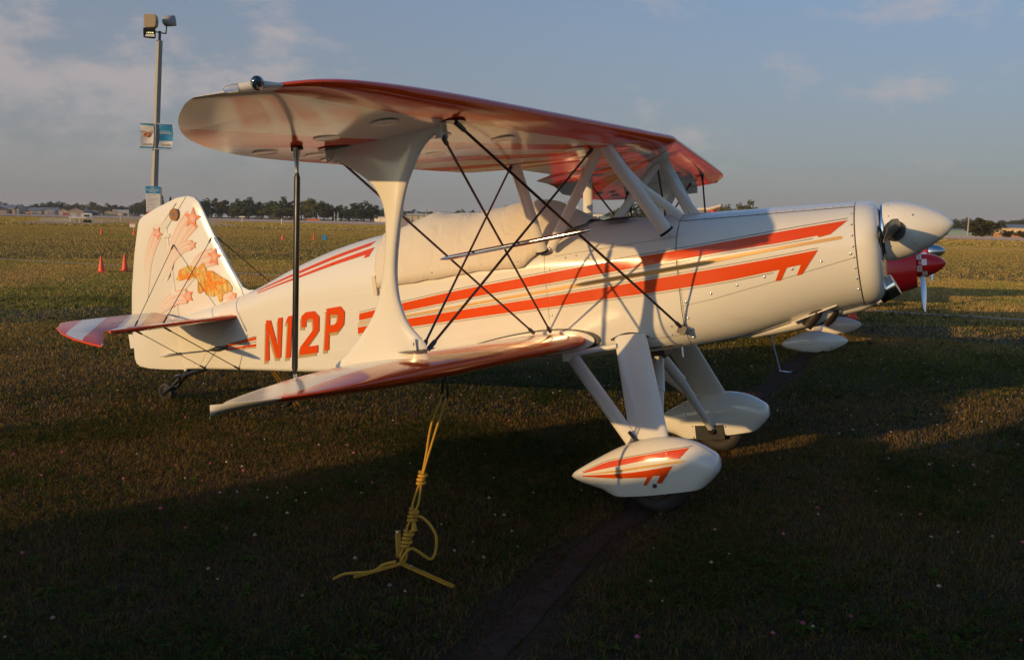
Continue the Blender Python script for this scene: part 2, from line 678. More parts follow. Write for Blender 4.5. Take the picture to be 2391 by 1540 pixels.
def strip2(name, a0, a1, b0, b1, mat, z, ext=0.7):
    """ground strip between two straight lines through ground points a0-a1 (near edge) and b0-b1 (far edge), extended both ways"""
    b = MB()
    vs = []
    for i in range(61):
        q = -ext + (1 + 2 * ext) * i / 60
        for p0, p1 in ((a0, a1), (b0, b1)):
            p = p0 + (p1 - p0) * q
            vs.append((p.x, p.y, gz(p.x, p.y) + z * (1 + 4 * abs(p0.z))))
    b.add(vs, [(2 * i, 2 * i + 2, 2 * i + 3, 2 * i + 1) for i in range(60)])
    return tag(b.build(name, mat, smooth=0), kind='structure')


def gs(x, y):
    return gnd(x / (4096 / 2391), y / (4096 / 2391))


strip2('runway', gs(0, 862.6), gs(4096, 964), gs(0, 854.5), gs(4096, 949), 'concrete', 0.012)
strip2('track', gs(850, 903.3), gs(4096, 1001.5), gs(850, 901.2), gs(4096, 999.0), 'concrete', 0.010, 0.6)
# dirt apron under the trailer
b = MB()
pts = [gnd(40, 521), (gnd(100, 511)), gnd(330, 511), gnd(500, 516), gnd(560, 527), gnd(480, 526), gnd(300, 520), gnd(200, 524)]
b.add([(p.x, p.y, gz(p.x, p.y) + 0.03) for p in pts], [tuple(range(len(pts)))])
tag(b.build('dirt_path', 'concrete', smooth=0), kind='structure')

t = NT('shaded_turf_thatch')  # thatch sheet near the camera only, toned dark to deepen the foreground shade
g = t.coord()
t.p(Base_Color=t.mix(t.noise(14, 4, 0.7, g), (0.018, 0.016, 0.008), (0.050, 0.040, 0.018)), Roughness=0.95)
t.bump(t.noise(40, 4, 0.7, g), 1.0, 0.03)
M['shaded_thatch'] = t.m
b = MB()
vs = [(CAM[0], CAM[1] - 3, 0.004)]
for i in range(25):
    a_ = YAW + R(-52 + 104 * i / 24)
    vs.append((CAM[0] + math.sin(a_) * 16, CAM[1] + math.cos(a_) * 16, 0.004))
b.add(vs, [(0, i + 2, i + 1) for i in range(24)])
tag(b.build('turf', 'shaded_thatch', smooth=0), kind='structure')

# bare strip of killed grass under the tie-down row
rng = np.random.default_rng(5)


def vnoise(x, y, s, seed=0):
    """cheap smooth value noise, 0..1"""
    r_ = np.random.default_rng(seed)
    tab = r_.random((256, 256))
    X, Y = x / s, y / s
    xi, yi = np.floor(X).astype(int), np.floor(Y).astype(int)
    fx, fy = X - xi, Y - yi
    fx, fy = fx * fx * (3 - 2 * fx), fy * fy * (3 - 2 * fy)
    a, b_ = tab[xi % 256, yi % 256], tab[(xi + 1) % 256, yi % 256]
    c_, d_ = tab[xi % 256, (yi + 1) % 256], tab[(xi + 1) % 256, (yi + 1) % 256]
    return (a * (1 - fx) + b_ * fx) * (1 - fy) + (c_ * (1 - fx) + d_ * fx) * fy


def fbm(x, y, s, seed):
    return (vnoise(x, y, s, seed) * 0.55 + vnoise(x, y, s * 0.43, seed + 1) * 0.28 + vnoise(x, y, s * 0.19, seed + 2) * 0.17)


t = NT('bare_soil')
g = t.coord()
t.p(Base_Color=t.mix(t.noise(7, 5, 0.65, g), (0.034, 0.019, 0.013), (0.075, 0.042, 0.031)), Roughness=0.95)
t.bump(t.noise(40, 5, 0.7, g), 1.0, 0.04)
M['soil'] = t.m
b = MB()
vs = []
ny = 150
for i in range(ny + 1):
    y = -7 + 30 * i / ny
    for sgn in (-1, 1):
        w = -0.03 + 0.18 * float(fbm(np.array([y * 1.0]), np.array([sgn * 3.0]), 0.7, 9)[0])
        w = max(0.012, w)
        vs.append((-1.44 + sgn * w, y, 0.009))
b.add(vs, [(2 * i, 2 * i + 1, 2 * i + 3, 2 * i + 2) for i in range(ny)])
tag(b.build('soil_strip', 'soil', smooth=0), kind='structure')

# chalk line across the field
M['chalk'] = simple('chalk_line', (0.62, 0.58, 0.50), 0.95, var=0.4, scale=9)
b = MB()
vs = []
for i in range(121):
    x = -60 + 80 * i / 120
    y = 12.72 + 0.02 * math.sin(x * 1.7)
    vs += [(x, y - 0.055, 0.018), (x, y + 0.055, 0.018)]
b.add(vs, [(2 * i, 2 * i + 2, 2 * i + 3, 2 * i + 1) for i in range(120)])
tag(b.build('chalk_line', 'chalk', smooth=0), kind='structure')

# ------------------------------------------------------------------ grass blades
t = NT('grass_blades')
a = t.n('ShaderNodeAttribute', attribute_name='col')
df = t.n('ShaderNodeBsdfDiffuse')
tr = t.n('ShaderNodeBsdfTranslucent')
mx = t.n('ShaderNodeMixShader')
t.l(a.outputs['Color'], df.inputs['Color'])
t.l(a.outputs['Color'], tr.inputs['Color'])
mx.inputs[0].default_value = 0.28
t.l(df.outputs[0], mx.inputs[1])
t.l(tr.outputs[0], mx.inputs[2])
t.l(mx.outputs[0], t.o.inputs['Surface'])
M['blade'] = t.m


def scatter(n, r0, r1, half=R(38)):
    rr = np.sqrt(rng.random(n) * (r1 * r1 - r0 * r0) + r0 * r0)
    aa = YAW + (rng.random(n) * 2 - 1) * half
    return CAM[0] + np.sin(aa) * rr, CAM[1] + np.cos(aa) * rr, rr


def raw_mesh(name, V, F, C, mat):
    """V (n,3) verts, F (m,3) triangles, C (n,3) vertex colours"""
    me = bpy.data.meshes.new(name)
    me.vertices.add(len(V))
    me.vertices.foreach_set('co', V.astype(np.float32).ravel())
    me.loops.add(len(F) * 3)
    me.loops.foreach_set('vertex_index', F.astype(np.int32).ravel())
    me.polygons.add(len(F))
    me.polygons.foreach_set('loop_start', np.arange(0, len(F) * 3, 3, dtype=np.int32))
    at_ = me.attributes.new('col', 'FLOAT_COLOR', 'POINT')
    at_.data.foreach_set('color', np.c_[C, np.ones(len(C))].astype(np.float32).ravel())
    me.update(calc_edges=True)
    return link(name, me, mat)


def field_colour(x, y):
    s1 = fbm(x, y, 1.6, 21)
    s2 = fbm(x, y, 7.0, 31)
    u = x * RWN.x + y * RWN.y
    s3 = vnoise(x * 0.06, u * 1.0, 2.2, 41)
    d = np.clip((s1 * 0.55 + s2 * 0.55 + s3 * 0.35 - 0.50) * 2.6, 0, 1)
    return d


def blades(name, n, r0, r1, length, width, segs, keep_soil=True):
    x, y, rr = scatter(n, r0, r1)
    d = field_colour(x, y)
    edge = 0.02 + 0.24 * fbm(x, y, 0.40, 3)
    insoil = np.abs(x + 1.44 + 0.10 * (fbm(x * 0, y, 1.1, 8) - .5)) < edge
    keep = ~insoil | (rng.random(len(x)) < 0.62)
    x, y, d, insoil = x[keep], y[keep], d[keep], insoil[keep]
    n = len(x)
    L = length * (0.45 + 0.9 * rng.random(n)) * (0.75 + 0.6 * fbm(x, y, 0.6, 77))
    L = np.where(insoil, L * 0.7, L)
    Wd = width * (0.6 + 0.8 * rng.random(n))
    th = rng.random(n) * 2 * np.pi
    bend = 0.35 + 1.15 * rng.random(n)
    bend = np.where(insoil, 1.7, bend)
    
    ta = rng.random(n) * 2 * np.pi
    wx, wy = np.cos(th), np.sin(th)
    lx, ly = np.cos(ta), np.sin(ta)
    isdry = rng.random(n) < np.where(insoil, 0.92, 0.12 + 0.8 * d)
    g0 = np.array([0.050, 0.060, 0.011])
    g1 = np.array([0.125, 0.128, 0.025])
    d0 = np.array([0.170, 0.100, 0.030])
    d1 = np.array([0.42, 0.27, 0.090])
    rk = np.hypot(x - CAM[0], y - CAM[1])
    kf = np.interp(rk, [2, 5, 8, 12, 20, 40, 100], [.50, .62, 1.0, 1.9, 3.6, 3.7, 3.6])[:, None]  # foreground shade and far brightness put into blade colour by distance from camera
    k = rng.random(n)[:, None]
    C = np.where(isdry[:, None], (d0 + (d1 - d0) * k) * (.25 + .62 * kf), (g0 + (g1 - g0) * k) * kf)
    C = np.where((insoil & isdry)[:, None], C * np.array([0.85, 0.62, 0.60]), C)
    chalk = (np.abs(y - 12.72) < 0.07) & (rng.random(n) < 0.75)
    C = np.where(chalk[:, None], np.array([0.55, 0.52, 0.46]), C)
    z0 = -0.004 - FALL * np.maximum(0, x * RWN.x + y * RWN.y - N0)
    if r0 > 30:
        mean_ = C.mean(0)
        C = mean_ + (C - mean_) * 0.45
    if segs == 2:
        m_ = 0.55
        mxp = x + lx * L * m_ * bend * 0.35
        myp = y + ly * L * m_ * bend * 0.35
        mz = L * m_
        tx = x + lx * L * bend * 0.8
        ty = y + ly * L * bend * 0.8
        tz = L * np.clip(1 - 0.25 * bend ** 2, 0.35, 1)
        V = np.stack([np.stack([x - wx * Wd / 2, y - wy * Wd / 2, z0], 1), np.stack([x + wx * Wd / 2, y + wy * Wd / 2, z0], 1),
                      np.stack([mxp + wx * Wd * .4, myp + wy * Wd * .4, mz], 1), np.stack([mxp - wx * Wd * .4, myp - wy * Wd * .4, mz], 1),
                      np.stack([tx, ty, tz], 1)], 1).reshape(-1, 3)
        i0 = np.arange(n) * 5
        F = np.concatenate([np.stack([i0, i0 + 1, i0 + 2], 1), np.stack([i0, i0 + 2, i0 + 3], 1), np.stack([i0 + 3, i0 + 2, i0 + 4], 1)])
        CC = np.repeat(C, 5, 0)
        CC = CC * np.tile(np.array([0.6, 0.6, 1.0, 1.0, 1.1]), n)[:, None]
    else:
        tx = x + lx * L * bend * 0.6
        ty = y + ly * L * bend * 0.6
        V = np.stack([np.stack([x - wx * Wd / 2, y - wy * Wd / 2, z0], 1), np.stack([x + wx * Wd / 2, y + wy * Wd / 2, z0], 1),
                      np.stack([tx, ty, z0 + L * 0.9], 1)], 1).reshape(-1, 3)
        i0 = np.arange(n) * 3
        F = np.stack([i0, i0 + 1, i0 + 2], 1)
        CC = np.repeat(C, 3, 0)
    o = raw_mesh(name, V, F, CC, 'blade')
    return o


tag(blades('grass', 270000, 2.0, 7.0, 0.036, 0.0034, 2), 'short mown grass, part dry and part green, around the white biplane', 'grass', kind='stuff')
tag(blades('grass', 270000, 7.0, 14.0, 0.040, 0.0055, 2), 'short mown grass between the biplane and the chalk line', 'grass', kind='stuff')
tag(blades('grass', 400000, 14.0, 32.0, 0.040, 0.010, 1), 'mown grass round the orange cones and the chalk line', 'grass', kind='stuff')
tag(blades('grass', 400000, 32.0, 100.0, 0.050, 0.026, 1), 'far mown grass before the runway', 'grass', kind='stuff')
tag(blades('grass', 170000, 100.0, 330.0, 0.09, 0.22, 1), 'farthest grass, up to the runway edge', 'grass', kind='stuff')


# clover leaves in low patches
def clover(n, r0, r1, size):
    x, y, rr = scatter(n * 4, r0, r1)
    p = fbm(x, y, 0.8, 55)
    k = (rng.random(len(x)) < np.clip((p - 0.45) * 4, 0.02, 1)) & (np.abs(x + 1.44) > 0.26)
    x, y = x[k][:n], y[k][:n]
    n = len(x)
    z = 0.015 + 0.04 * rng.random(n)
    sz = size * (0.7 + 0.6 * rng.random(n))
    th = rng.random(n) * 6.283
    V, F, Cc = [], [], []
    base = np.arange(n) * 9
    vs = []
    for j in range(3):
        a0 = th + j * 2.0944
        tilt = (rng.random(n) - 0.3) * 0.9
        for da, q in ((-0.5, 0.25), (-0.42, 1.0), (0.42, 1.0)):
            vs.append(np.stack([x + np.cos(a0 + da) * sz * q, y + np.sin(a0 + da) * sz * q, z + tilt * sz * q], 1))
    V = np.stack(vs, 1).reshape(-1, 3)
    F = np.concatenate([np.stack([base + 3 * j, base + 3 * j + 1, base + 3 * j + 2], 1) for j in range(3)])
    c0, c1 = np.array([0.026, 0.048, 0.010]), np.array([0.070, 0.105, 0.022])
    C = c0 + (c1 - c0) * rng.random(n)[:, None]
    return raw_mesh('clover', V, F, np.repeat(C, 9, 0), 'blade')


tag(clover(26000, 2.0, 8.0, 0.016), 'low green clover leaves growing through the near grass', 'clover', kind='stuff')
tag(clover(22000, 8.0, 20.0, 0.026), 'low green clover leaves in the grass beyond the biplane', 'clover', kind='stuff')


# broad-leaved weeds: rosettes of a few long leaves
def weeds(n, r0, r1, size):
    x, y, rr = scatter(n, r0, r1)
    k = np.abs(x + 1.44) > 0.2
    x, y = x[k], y[k]
    V, F, C = [], [], []
    for i in range(len(x)):
        nl = int(rng.integers(5, 10))
        base = np.array([0.055, 0.085, 0.018]) * (.7 + .8 * rng.random())
        for j in range(nl):
            a = 6.283 * (j + rng.random()) / nl
            L = size * (.5 + .8 * rng.random())
            w = L * (.10 + .12 * rng.random())
            up_ = .25 + .9 * rng.random()
            dx, dy = math.cos(a), math.sin(a)
            p0 = np.array([x[i], y[i], .0])
            p1 = p0 + np.array([dx * L * .5, dy * L * .5, L * .45 * up_])
            p2 = p0 + np.array([dx * L, dy * L, L * .40 * up_])
            sd = np.array([-dy, dx, 0]) * w
            b0 = len(V)
            V += [p0, p1 + sd, p1 - sd, p2]
            F += [(b0, b0 + 2, b0 + 1), (b0 + 1, b0 + 2, b0 + 3)]
            C += [base * .6, base, base, base * 1.3]
    return raw_mesh('weeds', np.array(V), np.array(F), np.array(C), 'blade')


tag(weeds(900, 2.2, 8.5, 0.06), 'broad-leaved weeds scattered through the near grass', 'weeds', kind='stuff')
tag(weeds(900, 8.5, 18.0, 0.07), 'broad-leaved weeds in the grass beyond the biplane', 'weeds', kind='stuff')


# clover flower heads: small eight-sided heads on thin stems
def flowers(n, r0, r1, size, pink, seed):
    x, y, rr = scatter(n * 6, r0, r1)
    p = fbm(x, y, 1.3, seed)
    k = (rng.random(len(x)) < np.clip((p - 0.42) * 3, 0.03, 1)) & (np.abs(x + 1.44) > 0.24)
    x, y = x[k][:n], y[k][:n]
    n = len(x)
    z = 0.045 + 0.06 * rng.random(n)
    s = size * (0.6 + 0.7 * rng.random(n))
    vs = []
    for dx, dy, dz in ((0, 0, 1), (1, 0, 0), (0, 1, 0), (-1, 0, 0), (0, -1, 0), (0, 0, -0.8)):
        vs.append(np.stack([x + dx * s, y + dy * s, z + dz * s * 0.9], 1))
    vs.append(np.stack([x + 0.0012, y, z], 1))
    vs.append(np.stack([x - 0.0012, y, z], 1))
    vs.append(np.stack([x + 0.01, y + 0.008, z * 0], 1))
    V = np.stack(vs, 1).reshape(-1, 3)
    b0 = np.arange(n) * 9
    tri = [(0, 1, 2), (0, 2, 3), (0, 3, 4), (0, 4, 1), (5, 2, 1), (5, 3, 2), (5, 4, 3), (5, 1, 4), (6, 7, 8)]
    F = np.concatenate([np.stack([b0 + a_, b0 + b_, b0 + c_], 1) for a_, b_, c_ in tri])
    c = rng.random(n)[:, None]
    if pink:
        C = np.array([0.50, 0.14, 0.20]) * (0.7 + 0.6 * c)
    else:
        C = np.array([0.58, 0.46, 0.36]) * (0.55 + 0.6 * c)
    CC = np.repeat(C, 9, 0)
    CC.reshape(n, 9, 3)[:, 5:] = np.array([0.12, 0.10, 0.04])
    return raw_mesh('clover_flowers', V, F, CC, 'blade')


tag(flowers(210, 2.2, 9.0, 0.0095, False, 61), 'small cream clover flower heads in the near grass', 'clover flowers', kind='stuff')
tag(flowers(110, 2.2, 9.0, 0.011, True, 64), 'small pink clover flower heads in the near grass', 'clover flowers', kind='stuff')
tag(flowers(1500, 9.0, 26.0, 0.013, False, 67), 'pale clover flower heads in the grass further out', 'clover flowers', kind='stuff')


# ================================================================== THE BIPLANE
# built in its own axes: x forward, y to port, z up, origin between the main wheels on the ground
BP = thing('biplane', 'white and orange-red aerobatic biplane with N12P on its side, tied down on the grass', 'biplane',
           (-1.325, 0, 0), (0, R(-9.0), 0))

# stations: x, top z, bottom z, side-top z, half width, bottom corner radius
FUS = [
    (1.09, 1.570, 0.990, 1.33, 0.340, 0.30, 0.33),
    (0.80, 1.592, 0.950, 1.34, 0.378, 0.31, 0.36),
    (0.45, 1.615, 0.880, 1.34, 0.394, 0.29, 0.36),
    (0.10, 1.640, 0.850, 1.35, 0.396, 0.20, 0.24),
    (-0.10, 1.652, 0.840, 1.37, 0.395, 0.14, 0.15),
    (-0.50, 1.675, 0.836, 1.40, 0.390, 0.10, 0.10),
    (-0.80, 1.690, 0.835, 1.42, 0.385, 0.09, 0.09),
    (-1.20, 1.700, 0.835, 1.43, 0.372, 0.07, 0.07),
    (-1.60, 1.740, 0.836, 1.43, 0.350, 0.05, 0.05),
    (-1.95, 1.800, 0.840, 1.42, 0.322, 0.045, 0.045),
    (-2.45, 1.752, 0.856, 1.41, 0.272, 0.04, 0.04),
    (-2.87, 1.660, 0.880, 1.40, 0.222, 0.035, 0.035),
    (-3.30, 1.535, 0.910, 1.37, 0.163, 0.03, 0.03),
    (-3.70, 1.460, 0.935, 1.34, 0.105, 0.025, 0.025),
    (-4.00, 1.420, 0.953, 1.31, 0.062, 0.02, 0.02),
    (-4.165, 1.400, 0.960, 1.29, 0.036, 0.01, 0.01),
]


def fus(x):
    return [lerp_tab(FUS, x, k) for k in range(1, 7)]


def hw(x, z, zt=None):
    t_, zb, zs, w, rb, rz_ = fus(x)
    if zt is not None:
        t_ = zt
    if z < zb + rz_:
        q = min(1.0, max(0.0, (zb + rz_ - z) / rz_))
        return w - rb + rb * math.sqrt(max(0, 1 - q * q))
    if z <= zs:
        return w
    q = min(1.0, (z - zs) / max(1e-4, t_ - zs))
    return w * math.sqrt(max(0.0, 1 - q ** 2.0))


def fsect(x, n=44):
    t_, zb, zs, w, rb, rz_ = fus(x)
    half = [(0.0, zb)]
    for i in range(11):
        a = math.pi / 2 * i / 10
        half.append((w - rb + rb * math.sin(a), zb + rz_ - rz_ * math.cos(a)))
    for i in range(1, 5):
        half.append((w, zb + rz_ + (zs - zb - rz_) * i / 5))
    for i in range(0, 12):
        a = math.pi / 2 * i / 11
        half.append((w * math.cos(a), zs + (t_ - zs) * math.sin(a)))
    ring = [(x, -y, z) for y, z in half] + [(x, y, z) for y, z in reversed(half[1:-1])]
    return ring


def side(sgn=-1):
    return lambda x, z, off: (x, sgn * (hw(x, z) + off), z)


xs = [0.13 - i * (0.13 + 4.165) / 70 for i in range(71)]
FU = MB().loft([fsect(x) for x in xs]).build('fuselage', 'skin', BP, 50)
xs = [1.085 - i * (1.085 - 0.135) / 20 for i in range(21)]
CW = MB().loft([fsect(x) for x in xs]).build('cowling', 'skin', BP, 50)
# nose bowl: rounds in from the cowling to the spinner
ring0 = fsect(1.092)
cz = 1.35
rings = [ring0]
for q, dx in ((1.0, 0.004), (0.995, 0.032), (0.975, 0.060), (0.93, 0.085), (0.86, 0.103), (0.76, 0.111), (0.62, 0.113)):
    rings.append([(1.092 + dx, p[1] * q, cz + (p[2] - cz) * q) for p in ring0])
NB = MB().loft(rings).build('nose_bowl', 'white', BP, 50)
# cooling inlets: dark recess ring with lip
for s in (-1, 1):
    MB().lathe([(1.17, 0.062), (1.206, 0.062), (1.208, 0.055), (1.18, 0.05)], (0, s * 0.215, 1.36), 'x', 20).build('cooling_inlet', 'black', BP)

# spinner with back plate and screws
prof = [(1.221, 0.160), (1.25, 0.165), (1.32, 0.155), (1.38, 0.137), (1.44, 0.110), (1.50, 0.074), (1.535, 0.047), (1.556, 0.022), (1.564, 0.004)]
SP = MB().lathe(prof, (0, 0, 1.382), 'x', 40).build('spinner', 'white', BP, 40)
MB().lathe([(1.205, 0.13), (1.210, 0.157), (1.220, 0.157), (1.2205, 0.13)], (0, 0, 1.382), 'x', 40).build('spinner_backplate', 'chrome', BP)
sc = MB()
for i in range(12):
    a = 2 * math.pi * i / 12
    for xx, rr in ((1.252, 0.1635), (1.37, 0.1475)):
        if xx > 1.3 and i % 2:
            continue
        sc.lathe([(0, 0.005), (0.003, 0.003)], (0, 0, 0), 'z', 6)
        k = len(sc.v) - 12
        mtx = Matrix.Rotation(-a + math.pi / 2, 4, 'X')
        for j in range(k, len(sc.v)):
            p = Vector(sc.v[j])
            p = Vector((p.x, p.y, p.z + rr))
            p = Matrix.Rotation(a, 3, 'X') @ p
            sc.v[j] = (p.x + xx, p.y, p.z + 1.382)
tag(sc.build('screw_heads', 'steel', SP), kind='stuff')


# propeller: two blades lying level, roots in dark cut-outs
def blade(s):
    rings = []
    for i in range(15):
        q = i / 14
        r_ = 0.12 + 0.80 * q
        ch = 0.055 + 0.085 * math.sin(min(1, q * 1.4) * math.pi / 2) * (1 - 0.45 * max(0, q - 0.55) / 0.45)
        if q > 0.93:
            ch *= math.sqrt(max(0.05, 1 - ((q - 0.93) / 0.075) ** 2))
        th = 0.030 * (1 - q) + 0.007
        tw = R(58 - 40 * q)
        ring = []
        for j in range(12):
            a = 2 * math.pi * j / 12
            u, w_ = math.cos(a) * ch * 0.5, math.sin(a) * th * 0.5
            ring.append((1.275 + u * math.sin(tw) + w_ * math.cos(tw), s * r_, 1.382 - s * (u * math.cos(tw) - w_ * math.sin(tw))))
        rings.append(ring)
    return MB().loft(rings)


for s in (-1, 1):
    bl = blade(s).build('propeller_blade', 'black', BP)
    MB().tube([(1.275, s * 0.10, 1.382), (1.275, s * 0.172, 1.382)], [0.062, 0.056], 16).build('blade_cuff', 'gunmetal', bl)

# chin scoop, belly fairing, exhaust stacks
sc = MB()
rings = []
for x, z, r_ in ((0.86, 1.000, 0.035), (0.97, 0.992, 0.055), (1.08, 1.012, 0.062), (1.16, 1.045, 0.063)):
    rings.append([(x + 0.02 * math.sin(2 * math.pi * j / 16), math.cos(2 * math.pi * j / 16) * r_ * 1.25, z + math.sin(2 * math.pi * j / 16) * r_) for j in range(16)])
SCO = sc.loft(rings).build('air_scoop', 'white', BP)
MB().tube([(1.155, 0, 1.044), (1.205, 0, 1.066)], 0.064, 16, ((0, 1, 0), 1.25)).build('scoop_filter', 'black', SCO)
MB().tube([(1.203, 0, 1.065), (1.25, 0, 1.086)], [0.065, 0.063], 16, ((0, 1, 0), 1.25)).build('scoop_lip', 'steel', SCO)
rings = []
for x, zc_, w, h_ in ((0.34, 0.872, 0.03, 0.01), (0.46, 0.872, 0.10, 0.022), (0.70, 0.915, 0.13, 0.045), (0.86, 0.950, 0.13, 0.055), (0.96, 0.985, 0.09, 0.035), (1.0, 1.0, 0.03, 0.01)):
    rings.append([(x, math.cos(2 * math.pi * j / 16) * w, zc_ + math.sin(2 * math.pi * j / 16) * h_) for j in range(16)])
MB().loft(rings).build('belly_fairing', 'white', BP)
for s, yy in ((-1, -0.17), (-1, -0.075), (1, 0.075), (1, 0.17)):
    e = MB()
    o1 = (0.945 if abs(yy) < 0.1 else 0.86)
    e.tube([(o1, yy, 1.02), (o1 - 0.03, yy, 0.965), (o1 - 0.085, yy, 0.905)], 0.031, 14, caps=False)
    e.tube([(o1 - 0.083, yy, 0.906), (o1 - 0.03, yy, 0.966)], 0.026, 14)
    e.build('exhaust_stack', 'exhaust', BP)
MB().plate([(0.70, -0.20), (0.95, -0.20), (0.98, 0.2), (0.72, 0.2)], lambda u, v, w: (u, v, 0.982 + (u - 0.85) * 0.30 + w), 0.003, 0.005, 0.01).build('exhaust_shroud', 'white', BP)

# ------------------------------------------------------------------ cockpit cover
CT = [(-0.47, 1.690), (-0.55, 1.725), (-0.66, 1.80), (-0.79, 1.855), (-0.92, 1.858), (-1.05, 1.850), (-1.26, 1.840), (-1.45, 1.862), (-1.58, 1.884), (-1.68, 1.870), (-1.80, 1.840), (-1.98, 1.812)]
CB = [(-0.47, 1.660), (-0.60, 1.598), (-0.70, 1.530), (-0.78, 1.470), (-0.85, 1.436), (-1.11, 1.446), (-1.40, 1.436), (-1.78, 1.424), (-1.98, 1.418)]
rings = []
n_c = 46
for i in range(n_c):
    x = -0.47 - (1.98 - 0.47) * i / (n_c - 1)
    zt, zb_ = lerp_tab(CT, x, 1), lerp_tab(CB, x, 1)
    zs = fus(x)[2]
    ring = []
    nn = 30
    z0 = max(zb_, 1.40)
    for j in range(nn + 1):
        a = math.pi * j / nn - math.pi / 2
        s_ = math.sin(a)
        c_ = math.cos(a)
        z = z0 + (zt - z0) * (c_ ** 0.85 if c_ > 0 else 0)
        w = (hw(x, z, max(zt, fus(x)[0]) + 0.004) + 0.016)
        if abs(s_) > 0.999:
            w += 0.002
        wr = 0.004 * math.sin(x * 37 + z * 21) * math.sin(z * 60 + x * 9)
        ring.append((x + 0.006 * math.sin(z * 80), math.copysign(1, s_) * (w + wr) if c_ < 0.9999 and abs(s_) > 1e-6 else 0.0, z + 0.003 * math.sin(x * 31)))
    rings.append(ring)
cv = MB()
cv.loft(rings, caps=False, closed=False)
CV = cv.build('cockpit_cover', 'canvas', BP, 60)
md = CV.modifiers.new('thick', 'SOLIDIFY')
md.thickness = 0.004
md.offset = 1
sn = MB()
for x, z in ((-1.50, 1.475), (-1.12, 1.485), (-0.86, 1.475), (-0.74, 1.545)):
    for s in (-1, 1):
        y = s * (hw(x, z) + 0.018)
        sn.lathe([(0, 0.009), (s * 0.004, 0.008), (s * 0.007, 0.003)], (x, y, z), 'y', 10)
tag(sn.build('snap_fasteners', 'steel', CV), kind='stuff')
fl = MB()
fl.box((-1.985, -0.338, 1.44), (0.03, 0.012, 0.13))
fl.build('cover_strap', 'canvas', CV)


# ------------------------------------------------------------------ paint on the fuselage
def stripe(name, top, bot, mat, off=0.004):
    for s in (-1, 1):
        decal(name, list(top) + list(reversed(bot)), side(s), mat, FU, off)


def smooth_pts(tab, x0, x1, n):
    tb = sorted(tab, key=lambda r: -r[0])
    return [(x0 + (x1 - x0) * i / n, lerp_tab(tb, x0 + (x1 - x0) * i / n, 1)) for i in range(n + 1)]


UT = [(-2.17, 1.260), (-1.97, 1.279), (-1.76, 1.301), (-1.315, 1.340), (-0.72, 1.377), (-0.33, 1.400), (0.11, 1.418), (0.415, 1.435), (0.705, 1.451), (1.057, 1.468)]
UB = [(-2.18, 1.214), (-2.0, 1.228), (-1.77, 1.246), (-1.2, 1.288), (-0.71, 1.317), (-0.34, 1.338), (0.1, 1.363), (0.41, 1.381), (0.7, 1.392), (0.904, 1.406)]
LT = [(-2.198, 1.166), (-2.05, 1.174), (-1.737, 1.192), (-1.209, 1.216), (-0.711, 1.236), (-0.345, 1.254), (0.093, 1.278), (0.4, 1.294), (0.692, 1.313), (0.901, 1.329)]
LB = [(-2.205, 1.121), (-2.1, 1.126), (-1.718, 1.137), (-1.217, 1.157), (-0.716, 1.172), (-0.353, 1.185), (0.084, 1.201), (0.392, 1.218), (0.695, 1.247)]
GT = [(-2.19, 1.196), (-1.747, 1.219), (-0.713, 1.281), (-0.342, 1.306), (0.099, 1.331), (0.407, 1.353), (0.697, 1.370), (1.018, 1.389)]
GB = [(-2.19, 1.188), (-1.747, 1.208), (-0.715, 1.264), (-0.34, 1.284), (0.095, 1.304), (0.404, 1.332), (0.696, 1.354), (1.017, 1.372)]
up_t = smooth_pts(UT, -2.165, 1.057, 40)
up_b = smooth_pts(UB, -2.175, 0.904, 38) + [(0.909, 1.396), (0.967, 1.404)]
lo_t = smooth_pts(LT, -2.195, 0.901, 38)
lo_b = smooth_pts(LB, -2.2, 0.695, 36) + [(0.665, 1.186), (0.693, 1.186), (0.733, 1.253), (0.807, 1.260), (0.779, 1.204), (0.807, 1.208)]
go_t = smooth_pts(GT, -2.19, 1.018, 38) + [(1.031, 1.381)]
go_b = smooth_pts(GB, -2.19, 1.017, 38)
stripe('upper_stripe', up_t, up_b, 'red')
stripe('lower_stripe', lo_t, lo_b, 'red')
stripe('gold_stripe', go_t, go_b, 'gold')


def offset_line(pts, d):
    return [(x, z + d) for x, z in pts]


# thin dark pinstripes along the edges of the bands
for base, d in ((up_t, 0.011), (lo_t, 0.010), (smooth_pts(UB, -2.175, 0.88, 36), -0.011), (smooth_pts(LB, -2.2, 0.66, 36), -0.011)):
    stripe('pinstripe', offset_line(base, d + 0.0014), offset_line(base, d - 0.0014), 'pin', 0.003)
# swept stripes on the rear deck
stripe('deck_stripe', [(-3.22, 1.519), (-2.74, 1.622), (-2.40, 1.694), (-2.051, 1.752)], [(-3.22, 1.512), (-2.742, 1.600), (-2.40, 1.668), (-2.085, 1.722)], 'red')
stripe('deck_stripe', [(-3.20, 1.502), (-2.72, 1.587), (-2.40, 1.646), (-2.034, 1.706)], [(-3.20, 1.496), (-2.723, 1.570), (-2.40, 1.622), (-2.094, 1.663), (-2.106, 1.640), (-2.063, 1.645)], 'red')
# small tail arrow
stripe('tail_stripe', [(-3.61, 1.126), (-3.236, 1.170)], [(-3.60, 1.112), (-3.239, 1.148)], 'red')
stripe('tail_stripe', [(-3.60, 1.098), (-3.248, 1.116)], [(-3.60, 1.090), (-3.252, 1.094)], 'red')
stripe('tail_pinstripe', [(-3.61, 1.132), (-3.234, 1.177)], [(-3.61, 1.129), (-3.234, 1.174)], 'pin')
stripe('tail_pinstripe', [(-3.60, 1.108), (-3.242, 1.135)], [(-3.60, 1.105), (-3.242, 1.131)], 'pin')
stripe('tail_pinstripe', [(-3.60, 1.086), (-3.254, 1.088)], [(-3.60, 1.083), (-3.254, 1.085)], 'pin')

